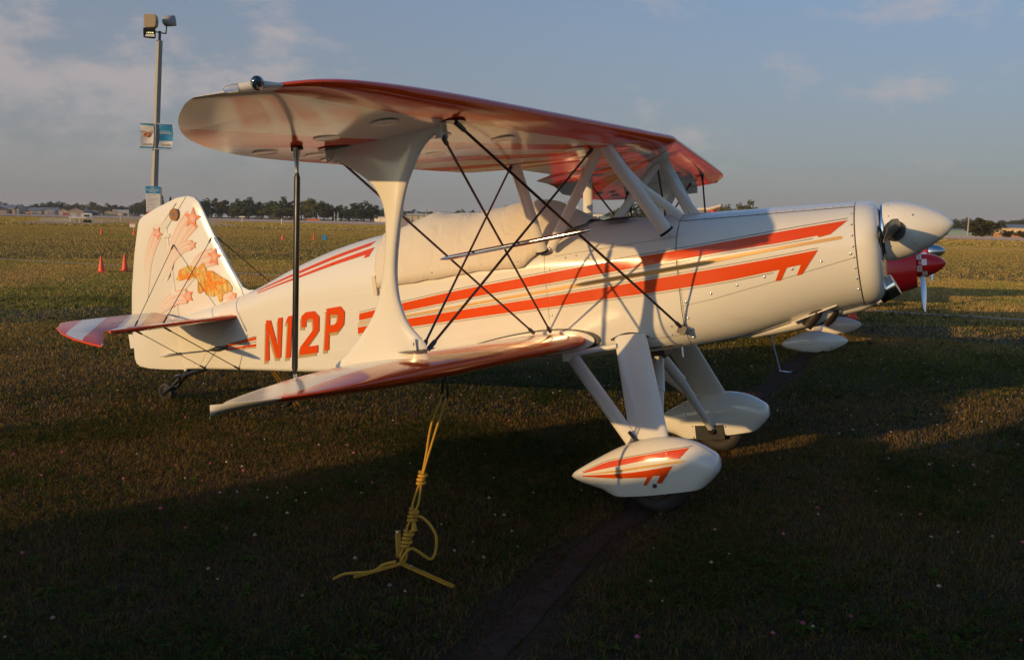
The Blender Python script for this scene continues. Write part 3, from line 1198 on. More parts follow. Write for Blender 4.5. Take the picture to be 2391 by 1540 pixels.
# registration letters, drawn in (x, z); drop shadow below and behind
LET = {
    'N': [[(-3.165, .979), (-3.12, .982), (-3.083, 1.20), (-3.039, .996), (-2.990, .998), (-2.916, 1.295), (-2.964, 1.293), (-3.008, 1.075), (-3.046, 1.284), (-3.095, 1.286)]],
    '1': [[(-2.935, .991), (-2.887, .994), (-2.811, 1.300), (-2.852, 1.299), (-2.880, 1.270), (-2.885, 1.248), (-2.864, 1.250)]],
    '2': [[(-2.790, 1.005), (-2.603, 1.013), (-2.591, 1.068), (-2.696, 1.062), (-2.563, 1.169), (-2.542, 1.271), (-2.584, 1.315), (-2.669, 1.313), (-2.719, 1.287), (-2.732, 1.208), (-2.687, 1.206), (-2.678, 1.248), (-2.655, 1.262), (-2.606, 1.260), (-2.613, 1.186), (-2.772, 1.063)]],
    'P': [[(-2.536, 1.023), (-2.491, 1.026), (-2.466, 1.147), (-2.379, 1.150), (-2.317, 1.198), (-2.296, 1.286), (-2.328, 1.327), (-2.467, 1.320),
           (-2.4635, 1.300), (-2.437, 1.275), (-2.36, 1.271), (-2.374, 1.224), (-2.407, 1.203), (-2.453, 1.202), (-2.437, 1.274), (-2.4645, 1.2995)]],
}
for ch, polys in LET.items():
    for poly in polys:
        for s in (-1, 1):
            def mpx(x, z, off, s=s):
                xx = x if s < 0 else (-2.73 * 2 - x)
                return (xx, s * (hw(xx, z) + off), z)
            L = decal('letter', poly, mpx, 'red', FU, 0.007, 0.04)
            L['label'] = 'orange-red painted letter %s' % ch if ch.isalpha() else 'orange-red painted figure %s' % ch
            decal('letter_shadow', [(x - 0.020, z - 0.022) for x, z in poly], mpx, 'tan', FU, 0.004, 0.04)


# seams and screws
def seam(pts, w=0.0022):
    w *= 0.75
    for s in (-1, 1):
        n = len(pts)
        a, b_ = [], []
        for i, p in enumerate(pts):
            q0, q1 = pts[max(0, i - 1)], pts[min(n - 1, i + 1)]
            d = Vector((q1[0] - q0[0], q1[1] - q0[1])).normalized()
            a.append((p[0] - d.y * w / 2, p[1] + d.x * w / 2))
            b_.append((p[0] + d.y * w / 2, p[1] - d.x * w / 2))
        decal('panel_seam', a + b_[::-1], side(s), 'seam', FU, 0.0025, 0.05)


seam([(0.143, 1.10), (0.327, 1.125), (0.70, 1.193), (1.07, 1.265)])
seam([(0.12, 1.592), (0.397, 1.575), (0.75, 1.556), (1.085, 1.539)], 0.005)
seam([(-0.62, 1.478), (-0.317, 1.486), (0.128, 1.499)])
seam([(0.137, 1.60), (0.139, 1.40), (0.141, 1.2), (0.143, 1.0), (0.144, 0.90)])
seam([(-0.69, 1.50), (-0.695, 1.30), (-0.70, 1.10)])
seam([(-0.10, 0.925), (0.05, 0.928), (0.142, 0.935)])
seam([(1.0885, 1.54), (1.0885, 1.42), (1.0885, 1.30), (1.0885, 1.15), (1.0885, 1.09)], 0.004)
seam([(-3.55, 1.27), (-3.70, 1.18), (-3.85, 1.08), (-3.97, 0.965)], 0.002)
sc = MB()


def screw(x, z, r_=0.006, s=-1):
    y = s * (hw(x, z) + 0.001)
    sc.lathe([(0, r_), (s * 0.0025, r_ * 0.9), (s * 0.004, r_ * 0.4)], (x, y, z), 'y', 8)


for s in (-1, 1):
    for i in range(7):
        q = i / 6
        screw(0.16 + 0.90 * q, 1.122 + 0.165 * q + 0.012 * math.sin(q * 3), 0.008, s)
    for i in range(20):
        q = i / 19
        screw(0.13 + 0.94 * q, 1.597 - 0.05 * q, 0.005, s)
    for z in (1.03, 1.12, 0.96, 0.91):
        screw(0.162, z, 0.007, s)
    for x, z in ((-0.25, 1.505), (-0.12, 1.508), (0.0, 1.512), (0.09, 1.515), (-0.55, 1.46), (-0.48, 1.465), (-0.40, 1.44), (0.06, 0.99), (0.10, 0.99), (0.05, 0.94), (0.10, 0.945),
                 (-0.06, 0.935), (-0.66, 1.40), (-0.67, 1.32), (-0.675, 1.22), (-0.68, 1.12), (-0.4, 0.90), (-0.55, 0.90)):
        screw(x, z, 0.0055, s)
    for i in range(8):
        screw(1.075, 1.50 - 0.058 * i, 0.006, s)
    for x, z in ((-3.60, 1.35), (-3.72, 1.33), (-3.84, 1.31), (-3.62, 1.20), (-3.75, 1.09), (-3.87, 1.02), (-4.02, 1.0), (-4.10, 1.05)):
        screw(x, z, 0.005, s)
tag(sc.build('screw_heads', 'steel', FU), kind='stuff')
# vent on the deck, static port tube
MB().plate([(-0.33, 0.11), (-0.17, 0.11), (-0.20, 0.20), (-0.36, 0.20)], lambda u, v, w: (u, -v, 1.668 - 0.30 * v * v * 2 - (u + 0.25) * 0.06 + 0.006 + w), 0.002, 0.004, 0.008).build('deck_vent', 'black', FU)
MB().tube([(0.09, -0.33, 0.86), (0.092, -0.335, 0.80)], 0.008, 10).build('drain_tube', 'steel', FU)
MB().tube([(-0.20, -0.37, 0.865), (0.10, -0.35, 0.875)], 0.006, 8).build('drain_pipe', 'dwire', FU)


# ------------------------------------------------------------------ wings
def airfoil(n=26):
    """unit chord section, x 0 (nose) .. 1, camber 2 percent, thickness 12 percent"""
    pts = []
    for i in range(2 * n):
        a = 2 * math.pi * i / (2 * n)
        x = 0.5 * (1 + math.cos(a))
        yt = 0.6 * (0.2969 * math.sqrt(x) - 0.1260 * x - 0.3516 * x ** 2 + 0.2843 * x ** 3 - 0.1036 * x ** 4)
        yc = 0.018 * 4 * x * (1 - x)
        pts.append((x, yc + (yt if a <= math.pi else -yt)))
    return pts


AF = airfoil()


def wing(ys, le, te, zle, zte, name, mat, thick=lambda y: 1.0, droop=lambda y: 0.0):
    rings = []
    for y in ys:
        ay = abs(y)
        a, b_ = le(ay), te(ay)
        ch = max(0.004, a - b_)
        zz0, zz1 = zle(ay), zte(ay)
        tk = min(ch, 1.08) * thick(ay)
        rings.append([(a - ch * u, y, zz0 + (zz1 - zz0) * u + tk * v - droop(y) * max(0.0, (u - .68) / .32)) for u, v in AF])
    return MB().loft(rings).build(name, mat, BP, 40)


def spl(tab):
    tb = sorted(tab, key=lambda r: -r[0])
    return lambda v: lerp_tab(tb, v, 1)


U_LE = spl([(0, .10), (0.6, .0316), (1.2, -.0368), (1.8, -.105), (2.4, -.174), (2.7, -.210), (2.9, -.245), (3.02, -.29), (3.10, -.345), (3.17, -.42), (3.22, -.50), (3.245, -.57)])
U_TE0 = spl([(0, -1.02), (0.6, -1.088), (1.2, -1.157), (1.8, -1.222), (2.1, -1.243), (2.3, -1.236), (2.46, -1.205), (2.64, -1.143), (2.75, -1.09), (2.87, -1.01), (2.99, -.905), (3.09, -.80), (3.17, -.70), (3.22, -.63), (3.245, -.58)])


def U_TE(y):
    v = U_TE0(y)
    if y < 0.55:
        q = max(0.0, min(1.0, (0.55 - y) / 0.30))
        q = q * q * (3 - 2 * q)
        v = v + (-0.855 - v) * q
    return v


ysu = [0.0, 0.06, 0.12, 0.18, 0.24, 0.27, 0.30, 0.33, 0.36, 0.40, 0.44, 0.48, 0.52, 0.56, 0.62, 0.8, 1.0, 1.2, 1.4, 1.6, 1.8, 2.0, 2.15, 2.3, 2.42, 2.54, 2.64, 2.74, 2.82, 2.90, 2.97, 3.03, 3.08, 3.12, 3.16, 3.19, 3.215, 3.235, 3.245]
ysu = [-y for y in reversed(ysu[1:])] + ysu
UZ = spl([(0, 2.098), (1.0, 2.098), (2.0, 2.097), (2.5, 2.093), (2.8, 2.087), (2.95, 2.080), (3.05, 2.071), (3.15, 2.060), (3.245, 2.052)])
UTH = spl([(0, 1.0), (1.0, 1.0), (2.2, 1.0), (2.5, .95), (2.8, .82), (3.0, .68), (3.15, .55), (3.245, .5)])
UW = wing(ysu, U_LE, U_TE, UZ, lambda y: 2.050, 'upper_wing', 'upper', UTH, lambda y: .06 * min(1.0, max(0.0, (y - .95) / .25)) if y > 0 else 0.0)

L_LE = spl([(0.3, -.467), (1.0, -.467), (2.0, -.467), (2.4, -.467), (2.6, -.470), (2.77, -.482), (2.88, -.515), (2.96, -.57), (3.02, -.645), (3.06, -.72), (3.085, -.785), (3.10, -.83)])
L_TE = spl([(0.3, -1.52), (1.0, -1.52), (1.7, -1.52), (2.0, -1.515), (2.2, -1.490), (2.4, -1.42), (2.5, -1.36), (2.6, -1.27), (2.72, -1.15), (2.84, -1.04), (2.93, -.97), (3.00, -.925), (3.05, -.89), (3.08, -.862), (3.10, -.838)])
LTH = spl([(0.3, 1.0), (1.0, 1.0), (2.2, 1.0), (2.6, .80), (2.9, .48), (3.0, .36), (3.10, .25)])
ysl = [0.30, 0.45, 0.6, 0.8, 1.0, 1.2, 1.4, 1.6, 1.8, 2.0, 2.15, 2.3, 2.45, 2.58, 2.70, 2.80, 2.88, 2.94, 2.99, 3.02, 3.045, 3.065, 3.08, 3.09, 3.10]
LW = {}
for s in (-1, 1):
    LW[s] = wing([s * y for y in ysl], L_LE, L_TE, lambda y: 0.948 + 0.040 * (y - 0.4), lambda y: 0.900 + 0.040 * (y - 0.4), 'lower_wing', 'lower', LTH)
    # fairing and dark gap seal round the root
    for grow, mat, y0, y1 in ((1.10, 'white', 0.36, 0.415), (1.16, 'black', 0.36, 0.400)):
        rings = []
        for y in (y0, y1):
            ch = 1.053 * grow
            rings.append([(-.467 + (grow - 1) * 0.55 - ch * u, s * y, 0.948 - 0.048 * u + 1.053 * v * (grow + 0.12 * (grow - 1) * 8)) for u, v in AF])
        MB().loft(rings).build('root_fairing', mat, LW[s])
    # aileron slot on top and aileron horn below the lower wing
    MB().tube([(-1.10, s * 2.30, 0.985), (-1.16, s * 2.32, 0.93), (-1.30, s * 2.2, 0.91)], [0.010, 0.008, 0.005], 8).build('aileron_horn', 'dwire', LW[s])

# white leading-edge tips, red chevron edge
nav = {}
for s, mat in ((-1, 'navy'), (1, 'neighbour_red')):
    base = MB()
    base.tube([(-0.345, s * 3.095, 2.068), (-0.385, s * 3.138, 2.068), (-0.415, s * 3.165, 2.066), (-0.44, s * 3.184, 2.064)], [0.005, 0.015, 0.016, 0.014], 14)
    nb_ = base.build('navigation_light', 'white', UW)
    MB().tube([(-0.392, s * 3.148, 2.071), (-0.376, s * 3.168, 2.072), (-0.366, s * 3.182, 2.073), (-0.362, s * 3.187, 2.073)], [0.021, 0.021, 0.014, 0.003], 14).build('lens', mat, nb_)
    MB().tube([(-0.438, s * 3.183, 2.064), (-0.458, s * 3.198, 2.062), (-0.472, s * 3.208, 2.061), (-0.478, s * 3.212, 2.061)], [0.0145, 0.0145, 0.010, 0.003], 14).build('strobe_lens', 'lens', nb_)

# inspection covers below the upper wing
for s in (-1, 1):
    for x, y in ((-.42, 2.4), (-.45, 2.15 - .22), (-.74, 2.35), (-1.11, 2.30), (-1.05, 2.02), (-1.10, 1.84), (-.33, 1.53), (-.73, 1.47), (-.27, .77), (-.67, .70)):
        ch = U_LE(y) - U_TE(y)
        u = (U_LE(y) - x) / ch
        i = min(range(len(AF) // 2, len(AF)), key=lambda k: abs(AF[k][0] - u))
        zz = UZ(y) + (2.050 - UZ(y)) * u + 1.08 * UTH(y) * AF[i][1] - (.06 * max(0.0, (u - .68) / .32) if s > 0 and y > 1.1 else 0.0)
        ip = MB().lathe([(0, 0.058), (-0.004, 0.056), (-0.005, 0.050), (-0.003, 0.046), (-0.003, 0.01)], (x, s * y, zz), 'z', 28).build('inspection_cover', 'satin', UW)

# ------------------------------------------------------------------ I-struts
FRONT = [(-0.330, 2.060), (-0.344, 2.028), (-0.426, 1.979), (-0.503, 1.885), (-0.553, 1.800), (-0.607, 1.647), (-0.645, 1.50), (-0.657, 1.40), (-0.652, 1.32), (-0.623, 1.227), (-0.551, 1.132), (-0.548, 1.075)]
REAR = [(-1.06, 1.040), (-1.05, 1.070), (-0.98, 1.115), (-0.90, 1.182), (-0.835, 1.245), (-0.785, 1.31), (-0.745, 1.40), (-0.712, 1.50), (-0.682, 1.64), (-0.680, 1.76), (-0.716, 1.842), (-0.764, 1.894), (-0.85, 1.958), (-0.925, 2.010), (-0.95, 2.06)]
IS = {}
for s in (-1, 1):
    fz = spl([(z, x) for x, z in FRONT])
    rz_ = spl([(z, x) for x, z in REAR])
    rings = []
    for i in range(49):
        z = 1.045 + (2.058 - 1.045) * i / 48
        xf, xr = fz(z), rz_(z)
        tk = 0.024 + 0.004 * (1 - abs(i - 24) / 24)
        ring = []
        for j in range(24):
            an = 2 * math.pi * j / 24
            u = 0.5 + 0.5 * math.cos(an)
            ring.append((xr + (xf - xr) * u, s * 2.09 + math.copysign(tk * abs(math.sin(an)) ** 0.8 * (0.55 + 0.45 * u), math.sin(an)), z))
        rings.append(ring)
    st_ = MB().loft(rings).build('interplane_strut', 'white', BP, 55)
    IS[s] = st_
    for x, z, k in ((-0.345, 2.046, 1), (-0.915, 2.040, 1), (-0.60, 1.100, -1)):
        MB().lathe([(0, 0.085 if k > 0 else 0.07), (0.004, 0.083), (0.007, 0.05)], (x + (0.03 if k > 0 else 0), s * 2.09, z - (0.004 if k > 0 else -0.004)), 'z', 20).build('strut_plate', 'black', st_)
        f_ = MB()
        f_.box((x, s * 2.065, z - k * 0.03), (0.03, 0.006, 0.06))
        f_.box((x, s * 2.115, z - k * 0.03), (0.03, 0.006, 0.06))
        f_.tube([(x, s * 2.055, z - k * 0.04), (x, s * 2.125, z - k * 0.04)], 0.008, 8)
        f_.build('strut_fitting', 'satin', st_)

# aileron slave strut
for s in (-1, 1):
    y = s * 2.30
    p0, p1 = Vector((-0.955, y, 1.935)), Vector((-1.115, y, 1.065))
    ss = MB().tube([p0, p0.lerp(p1, 0.03), p0.lerp(p1, 0.97), p1], [0.006, 0.0145, 0.0145, 0.006], 12, ((0, 1, 0), 0.75)).build('aileron_slave_strut', 'black', BP)
    MB().tube([(-0.94, y, 2.035), (-0.950, y, 1.98), (-0.957, y, 1.93)], [0.018, 0.010, 0.008], 10).build('rod_end', 'steel', ss)
    MB().tube([p1, p1 + Vector((-0.005, 0, -0.04))], [0.009, 0.012], 10).build('rod_end', 'steel', ss)
    MB().box((-0.94, y, 2.04), (0.05, 0.02, 0.035)).build('aileron_bracket', 'black', ss)

# ------------------------------------------------------------------ cabane struts
for s in (-1, 1):
    a = MB().tube([(-0.155, s * .590, 2.05), (0.096, s * .405, 1.535)], 0.040, 16, ((0, 1, 0), 0.55)).build('cabane_strut', 'white', BP)
    bands = MB()
    for q in (0.27, 0.58, 0.82):
        p = Vector((-0.155, s * .590, 2.05)).lerp(Vector((0.096, s * .405, 1.535)), q)
        d = Vector((0.251, -s * .185, -.515)).normalized() * 0.004
        bands.tube([p - d, p + d], 0.0415, 16, ((0, 1, 0), 0.56))
    bands.build('strut_band', 'satin', a)
    MB().tube([(0.0925, s * .4075, 1.541), (0.099, s * .4025, 1.529)], 0.045, 16, ((0, 1, 0), 0.6)).build('strut_boot', 'black', a)
    MB().tube([(-0.165, s * .590, 2.05), (-0.02, s * .40, 1.80), (0.135, s * .22, 1.62)], 0.026, 14, ((0, 1, 0), 0.6)).build('cabane_strut', 'white', BP)
    MB().tube([(-0.175, s * .592, 2.05), (-0.632, s * .402, 1.525)], 0.030, 14, ((0, 1, 0), 0.6)).build('cabane_strut', 'white', BP)
    c_ = MB().tube([(-0.712, s * .600, 2.04), (-0.690, s * .402, 1.515)], 0.036, 16, ((0, 1, 0), 0.55)).build('cabane_strut', 'white', BP)
    MB().tube([(-0.6905, s * .404, 1.519), (-0.6895, s * .400, 1.508)], 0.041, 16, ((0, 1, 0), 0.62)).build('strut_boot', 'black', c_)
    MB().lathe([(0, .012), (s * .012, .011), (s * .016, .004)], (-0.628, s * .418, 1.522), 'y', 12).build('bolt', 'steel', c_)


# ------------------------------------------------------------------ wires
def wire(name, a, b_, mat='wire', r_=0.0075, ends=True):
    a, b_ = Vector(a), Vector(b_)
    w = MB().tube([a, b_], r_, 8, ((0, 1, 0), 0.55)).build(name, mat, BP)
    if ends:
        d = (b_ - a).normalized()
        MB().tube([a, a + d * 0.05, a + d * 0.07], [r_ * 1.5, r_ * 1.5, r_ * 0.7], 8).build('wire_terminal', 'dwire', w)
        MB().tube([b_, b_ - d * 0.05, b_ - d * 0.07], [r_ * 1.5, r_ * 1.5, r_ * 0.7], 8).build('wire_terminal', 'dwire', w)
    return w


for s in (-1, 1):
    wire('flying_wire', (-.255, s * 2.12, 2.035), (.119, s * .41, .985))
    wire('flying_wire', (-.345, s * 2.085, 2.00), (-.655, s * .50, 1.030))
    wire('flying_wire', (-.905, s * 2.085, 2.01), (-.765, s * .50, 1.030))
    wire('landing_wire', (-.211, s * .64, 2.035), (-.560, s * 2.06, 1.105))
    wire('landing_wire', (-.735, s * .61, 2.025), (-.590, s * 2.06, 1.110))
    j0, j1 = Vector((-.856, s * 1.36, 1.515)), Vector((.010, s * 1.36, 1.558))
    MB().tube([j0, j0.lerp(j1, .03), j0.lerp(j1, .08), j0.lerp(j1, .92), j0.lerp(j1, .97), j1], [.001, .008, .0125, .0125, .008, .001], 14).build('javelin_rod', 'steel', BP)
    MB().box((0.125, s * 0.405, 0.965), (0.05, 0.02, 0.05), mtx=Matrix.Rotation(R(25), 3, 'Y')).build('wire_lug', 'dwire', BP)

# ------------------------------------------------------------------ main gear
PT = [(0.349, .270), (0.346, .296), (0.335, .318), (0.311, .337), (0.245, .379), (0.166, .407), (0.053, .421), (-0.071, .409), (-0.217, .365), (-0.365, .299), (-0.45, .256), (-0.494, .232), (-0.508, .215)]
PB = [(0.349, .248), (0.345, .232), (0.330, .212), (0.305, .185), (0.250, .143), (0.188, .137), (0.072, .125), (-0.062, .113), (-0.232, .106), (-0.275, .116), (-0.384, .150), (-0.47, .182), (-0.508, .205)]
PW = [(0.349, .016), (0.346, .046), (0.33, .074), (0.285, .096), (0.20, .105), (0.10, .108), (-0.05, .108), (-0.20, .093), (-0.35, .062), (-0.45, .038), (-0.49, .026), (-0.508, .010)]
GY = 0.757


def pant_hw(x, z):
    zt, zb_ = lerp_tab(PT, x, 1), lerp_tab(PB, x, 1)
    q = (z - (zt + zb_) / 2) / max(1e-4, (zt - zb_) / 2)
    if q < 0:
        b_ = max(0.0, min(1.0, (0.30 - x) / 0.14)) * max(0.0, min(1.0, (x + 0.34) / 0.14))
        b_ = b_ * b_ * (3 - 2 * b_)
        q *= 1 - 0.45 * b_
    return lerp_tab(PW, x, 1) * math.sqrt(max(0.0, 1 - min(1, abs(q)) ** 2.3))


for s in (-1, 1):
    rings = []
    for i in range(41):
        x = 0.349 - 0.857 * (0.5 - 0.5 * math.cos(math.pi * i / 40))
        zt, zb_ = lerp_tab(PT, x, 1), lerp_tab(PB, x, 1)
        ring = []
        for j in range(28):
            a = 2 * math.pi * j / 28
            z = (zt + zb_) / 2 + math.sin(a) * (zt - zb_) / 2
            ring.append((x, s * GY + math.copysign(pant_hw(x, z), math.cos(a)) if abs(math.cos(a)) > 1e-6 else s * GY, z))
        rings.append(ring)
    WP = MB().loft(rings).build('wheel_fairing', 'white', BP, 60)

    def pm(x, z, off, s=s):
        return (x, s * (GY + pant_hw(x, z) + off), z)
    decal('fairing_stripe', smooth_pts([(-.425, .240), (-.276, .298), (-.186, .318), (-.033, .343), (.1, .362), (.211, .371)], -.425, .211, 14)
          + [(.16, .321), (.095, .317), (.1, .332)] + smooth_pts([(-.42, .236), (-.314, .259), (-.201, .283), (-.036, .315), (.1, .332)], .09, -.42, 12), pm, 'red', WP, 0.003, 0.03)
    decal('fairing_stripe', smooth_pts([(-.431, .221), (-.262, .236), (-.097, .252), (.122, .284)], -.431, .122, 12)
          + [(.05, .19), (.021, .189), (.047, .233), (.005, .230), (-.036, .179), (-.054, .179), (-.028, .224)] + smooth_pts([(-.43, .216), (-.209, .216), (-.028, .224)], -.04, -.431, 8), pm, 'red', WP, 0.003, 0.03)
    decal('fairing_gold', smooth_pts([(-.373, .236), (-.203, .262), (-.039, .286), (.172, .312)], -.373, .172, 10) + [(.186, .306)]
          + smooth_pts([(-.373, .233), (-.205, .250), (-.041, .274), (.17, .301)], .17, -.373, 10), pm, 'gold', WP, 0.003, 0.03)
    decal('fairing_pinstripe', smooth_pts([(-.44, .240), (-.276, .305), (-.186, .325), (-.033, .350), (.1, .369), (.225, .378)], -.43, .222, 14)
          + smooth_pts([(-.44, .2375), (-.276, .3025), (-.186, .3225), (-.033, .3475), (.1, .3665), (.225, .3755)], .222, -.43, 14), pm, 'pin', WP, 0.003, 0.03)
    MB().lathe([(0, .013), (s * .003, .012)], (0.008, s * (GY + pant_hw(.008, .175)), .175), 'y', 16).build('axle_plug', 'dwire', WP)
    # proud black box on the inner face, its colour standing for recess shade
    yi = s * (GY - 0.100)
    MB().box((-0.05, yi, 0.155), (0.20, 0.02, 0.10)).build('axle_shade_box', 'black', WP)
    MB().tube([(-0.03, yi - s * .035, .165), (-0.03, yi + s * .03, .165)], 0.022, 14).build('axle_end', 'steel', WP)
    sc = MB()
    for x, z in ((.06, .13), (.062, .19), (-.17, .12), (-.17, .20), (-.21, .28), (-.215, .34)):
        y = s * (GY - pant_hw(x, z) - .001)
        sc.lathe([(0, .006), (-s * .003, .004)], (x, y, z), 'y', 8)
    tag(sc.build('screw_heads', 'steel', WP), kind='stuff')
    # wheel
    prof = []
    for j in range(17):
        a = -math.pi * 0.86 + 2 * math.pi * 0.86 * j / 16
        prof.append((0.058 * math.sin(a), 0.118 + 0.050 * math.cos(a)))
    WH = MB().lathe([(s * GY + p[0], p[1]) for p in prof], (0, 0, .166), 'y', 40).build('wheel', 'rubber', BP)
    MB().lathe([(s * GY - .046, .03), (s * GY - .048, .078), (s * GY - .040, .080), (s * GY - .035, .07), (s * GY + .035, .07), (s * GY + .040, .080), (s * GY + .048, .078), (s * GY + .046, .03)], (0, 0, .166), 'y', 32).build('rim', 'steel', WH)
    # leg fairing: broad flat blade
    a0, a1 = Vector((-.090, s * .40, .955)), Vector((.078, s * .735, .40))
    b0, b1 = Vector((-.290, s * .40, .955)), Vector((-.145, s * .735, .40))
    rings = []
    for i in range(9):
        q = i / 8
        f_, r_ = a0.lerp(a1, q), b0.lerp(b1, q)
        nrm = Vector((0, 1, 0.6 * s)).normalized()
        ring = []
        for j in range(20):
            an = 2 * math.pi * j / 20
            u = 0.5 + 0.5 * math.cos(an)
            th = 0.030 * (abs(math.sin(an)) ** 0.9) * (0.6 + 0.4 * u)
            ring.append(r_.lerp(f_, u) + nrm * math.copysign(th, math.sin(an)))
        rings.append(ring)
    GL = MB().loft(rings).build('gear_leg', 'white', BP, 60)
    bt = MB()
    arc = []
    for i in range(11):
        q = i / 10
        arc.append((-.31 + .235 * q, s * .408, .930 + .042 * math.sin(q * math.pi * .85 + .25)))
    bt.tube(arc, 0.0055, 8)
    bt.build('rubber_seal', 'black', GL)
    rs = MB().tube([(-.565, s * .43, .865), (-.135, s * .735, .40)], 0.044, 16, ((0, 1, 0), 0.42)).build('gear_brace', 'white', BP)
    MB().tube([(-.140, s * .757, .455), (-.10, s * .757, .400)], 0.010, 8).build('rubber_seal', 'black', rs)
    MB().box((-.572, s * .43, .862), (.085, .05, .05)).build('brace_fitting', 'white', rs)
    MB().tube([(-.53, s * .445, .880), (-.265, s * .445, .905)], 0.017, 12).build('gear_cross_tube', 'satin', BP)
    # shock strut to the middle of the belly
    sk = MB().tube([(-.148, s * .03, .775), (-.10, s * .25, .585)], [0.036, 0.036], 14).build('shock_strut', 'satin', BP)
    MB().tube([(-.10, s * .25, .585), (-.035, s * .655, .175)], [0.030, 0.024], 14).build('strut_tube', 'satin', sk)
    MB().tube([(-.150, s * .02, .79), (-.146, s * .04, .762)], 0.031, 14).build('strut_boot', 'black', sk)
v_ = MB()
v_.box((-.15, 0, .815), (.12, .16, .05))
v_.tube([(-.19, -.05, .79), (-.19, .05, .79)], .02, 10)
v_.tube([(-.11, -.05, .79), (-.11, .05, .79)], .02, 10)
v_.build('bungee_truss', 'dwire', BP)

# ------------------------------------------------------------------ fin and rudder
FIN = [(-3.22, 1.44), (-3.30, 1.525), (-3.40, 1.535), (-3.455, 1.565), (-3.543, 1.727), (-3.685, 2.027), (-3.755, 2.205), (-3.79, 2.283), (-3.83, 2.325), (-3.905, 2.349), (-4.168, 2.120), (-4.178, 1.05), (-3.9, 1.05)]
RUD = [(-3.918, 2.350), (-4.029, 2.349), (-4.247, 2.305), (-4.420, 2.257), (-4.465, 2.236), (-4.492, 2.200), (-4.588, 1.951), (-4.674, 1.659), (-4.727, 1.40), (-4.740, 1.25), (-4.754, 1.09), (-4.742, 1.045), (-4.705, 1.015), (-4.596, .990), (-4.401, .969), (-4.195, .956), (-4.185, 2.118)]
FN = MB().plate(FIN, lambda u, v, w: (u, w, v), 0.008, 0.024, 0.05).build('fin', 'white', BP, 55)
RD = MB().plate(RUD, lambda u, v, w: (u, w, v), 0.006, 0.020, 0.05).build('rudder', 'white', BP, 55)
MB().tube([(-4.176, 0, 2.115), (-4.182, 0, .945)], 0.020, 12).build('hinge_tube', 'satin', RD)
for z in (2.062, 1.585, 1.105):
    h_ = MB()
    h_.box((-4.17, 0, z), (.075, .052, .030))
    h_.build('hinge_bracket', 'white', RD)
dk = MB().lathe([(-.040, .048), (-.036, .050), (-.026, .050), (-.0255, .012), (.0255, .012), (.026, .050), (.036, .050), (.040, .048)], (-4.045, 0, 2.217), 'y', 28).build('round_disc', 'brown', RD)
MB().lathe([(-.046, .010), (-.040, .014), (.040, .014), (.046, .010)], (-4.045, 0, 2.217), 'y', 16).build('disc_bolt', 'steel', dk)
MB().box((-4.765, 0, 1.235), (.05, .012, .12)).build('trim_tab', 'white', RD)
MB().tube([(-4.40, -.05, 1.09), (-4.20, -.06, 1.10)], .011, 8).build('rudder_horn', 'satin', RD)
MB().tube([(-4.30, -.065, 1.095), (-3.75, -.125, 1.10)], .0035, 6).build('rudder_cable', 'dwire', BP)
MB().tube([(-3.78, -.115, 1.10), (-3.70, -.122, 1.105), (-3.58, -.125, 1.11)], [.008, .022, .012], 10, ((0, 1, 0), .5)).build('cable_fairing', 'dwire', BP)


# airbrushed shooting stars on the fin and rudder
def fin_map(s):
    return lambda x, z, off: (x, s * (0.0245 + off) if x > -4.16 else s * (0.0205 + off), z)


STARS = [
    ([(-3.833, 2.25), (-3.823, 2.187), (-3.765, 2.167), (-3.831, 2.142), (-3.832, 2.077), (-3.875, 2.126), (-3.936, 2.104), (-3.902, 2.159), (-3.943, 2.212), (-3.874, 2.197)], [(-3.86, 2.16, .085), (-4.00, 2.06, .075), (-4.14, 1.90, .055), (-4.26, 1.70, .02)]),
    ([(-4.234, 2.146), (-4.244, 2.102), (-4.216, 2.08), (-4.25, 2.07), (-4.273, 2.039), (-4.285, 2.074), (-4.325, 2.083), (-4.297, 2.106), (-4.312, 2.148), (-4.275, 2.123)], [(-4.275, 2.09, .052), (-4.35, 2.00, .05), (-4.43, 1.85, .04), (-4.50, 1.56, .012)]),
    ([(-3.903, 1.998), (-3.886, 1.97), (-3.853, 1.969), (-3.877, 1.946), (-3.869, 1.922), (-3.898, 1.929), (-3.923, 1.915), (-3.913, 1.944), (-3.945, 1.967), (-3.91, 1.97)], [(-3.91, 1.955, .040), (-4.02, 1.94, .042), (-4.16, 1.86, .036), (-4.30, 1.72, .012)]),
    ([(-3.658, 1.909), (-3.658, 1.857), (-3.605, 1.837), (-3.661, 1.815), (-3.658, 1.759), (-3.696, 1.787), (-3.748, 1.781), (-3.719, 1.828), (-3.755, 1.872), (-3.691, 1.864)], [(-3.69, 1.835, .070), (-3.83, 1.81, .065), (-3.98, 1.70, .045), (-4.12, 1.57, .014)]),
    ([(-4.039, 1.614), (-4.017, 1.585), (-3.968, 1.583), (-3.992, 1.549), (-3.976, 1.508), (-4.025, 1.519), (-4.047, 1.491), (-4.05, 1.528), (-4.081, 1.558), (-4.03, 1.566)], [(-4.04, 1.553, .060), (-4.18, 1.545, .055), (-4.32, 1.49, .042), (-4.47, 1.40, .010)]),
    ([(-3.509, 1.52), (-3.52, 1.495), (-3.506, 1.482), (-3.538, 1.478), (-3.564, 1.451), (-3.57, 1.485), (-3.592, 1.50), (-3.56, 1.505), (-3.545, 1.53)], [(-3.54, 1.495, .036), (-3.60, 1.51, .038), (-3.66, 1.53, .030), (-3.74, 1.545, .012)]),
]
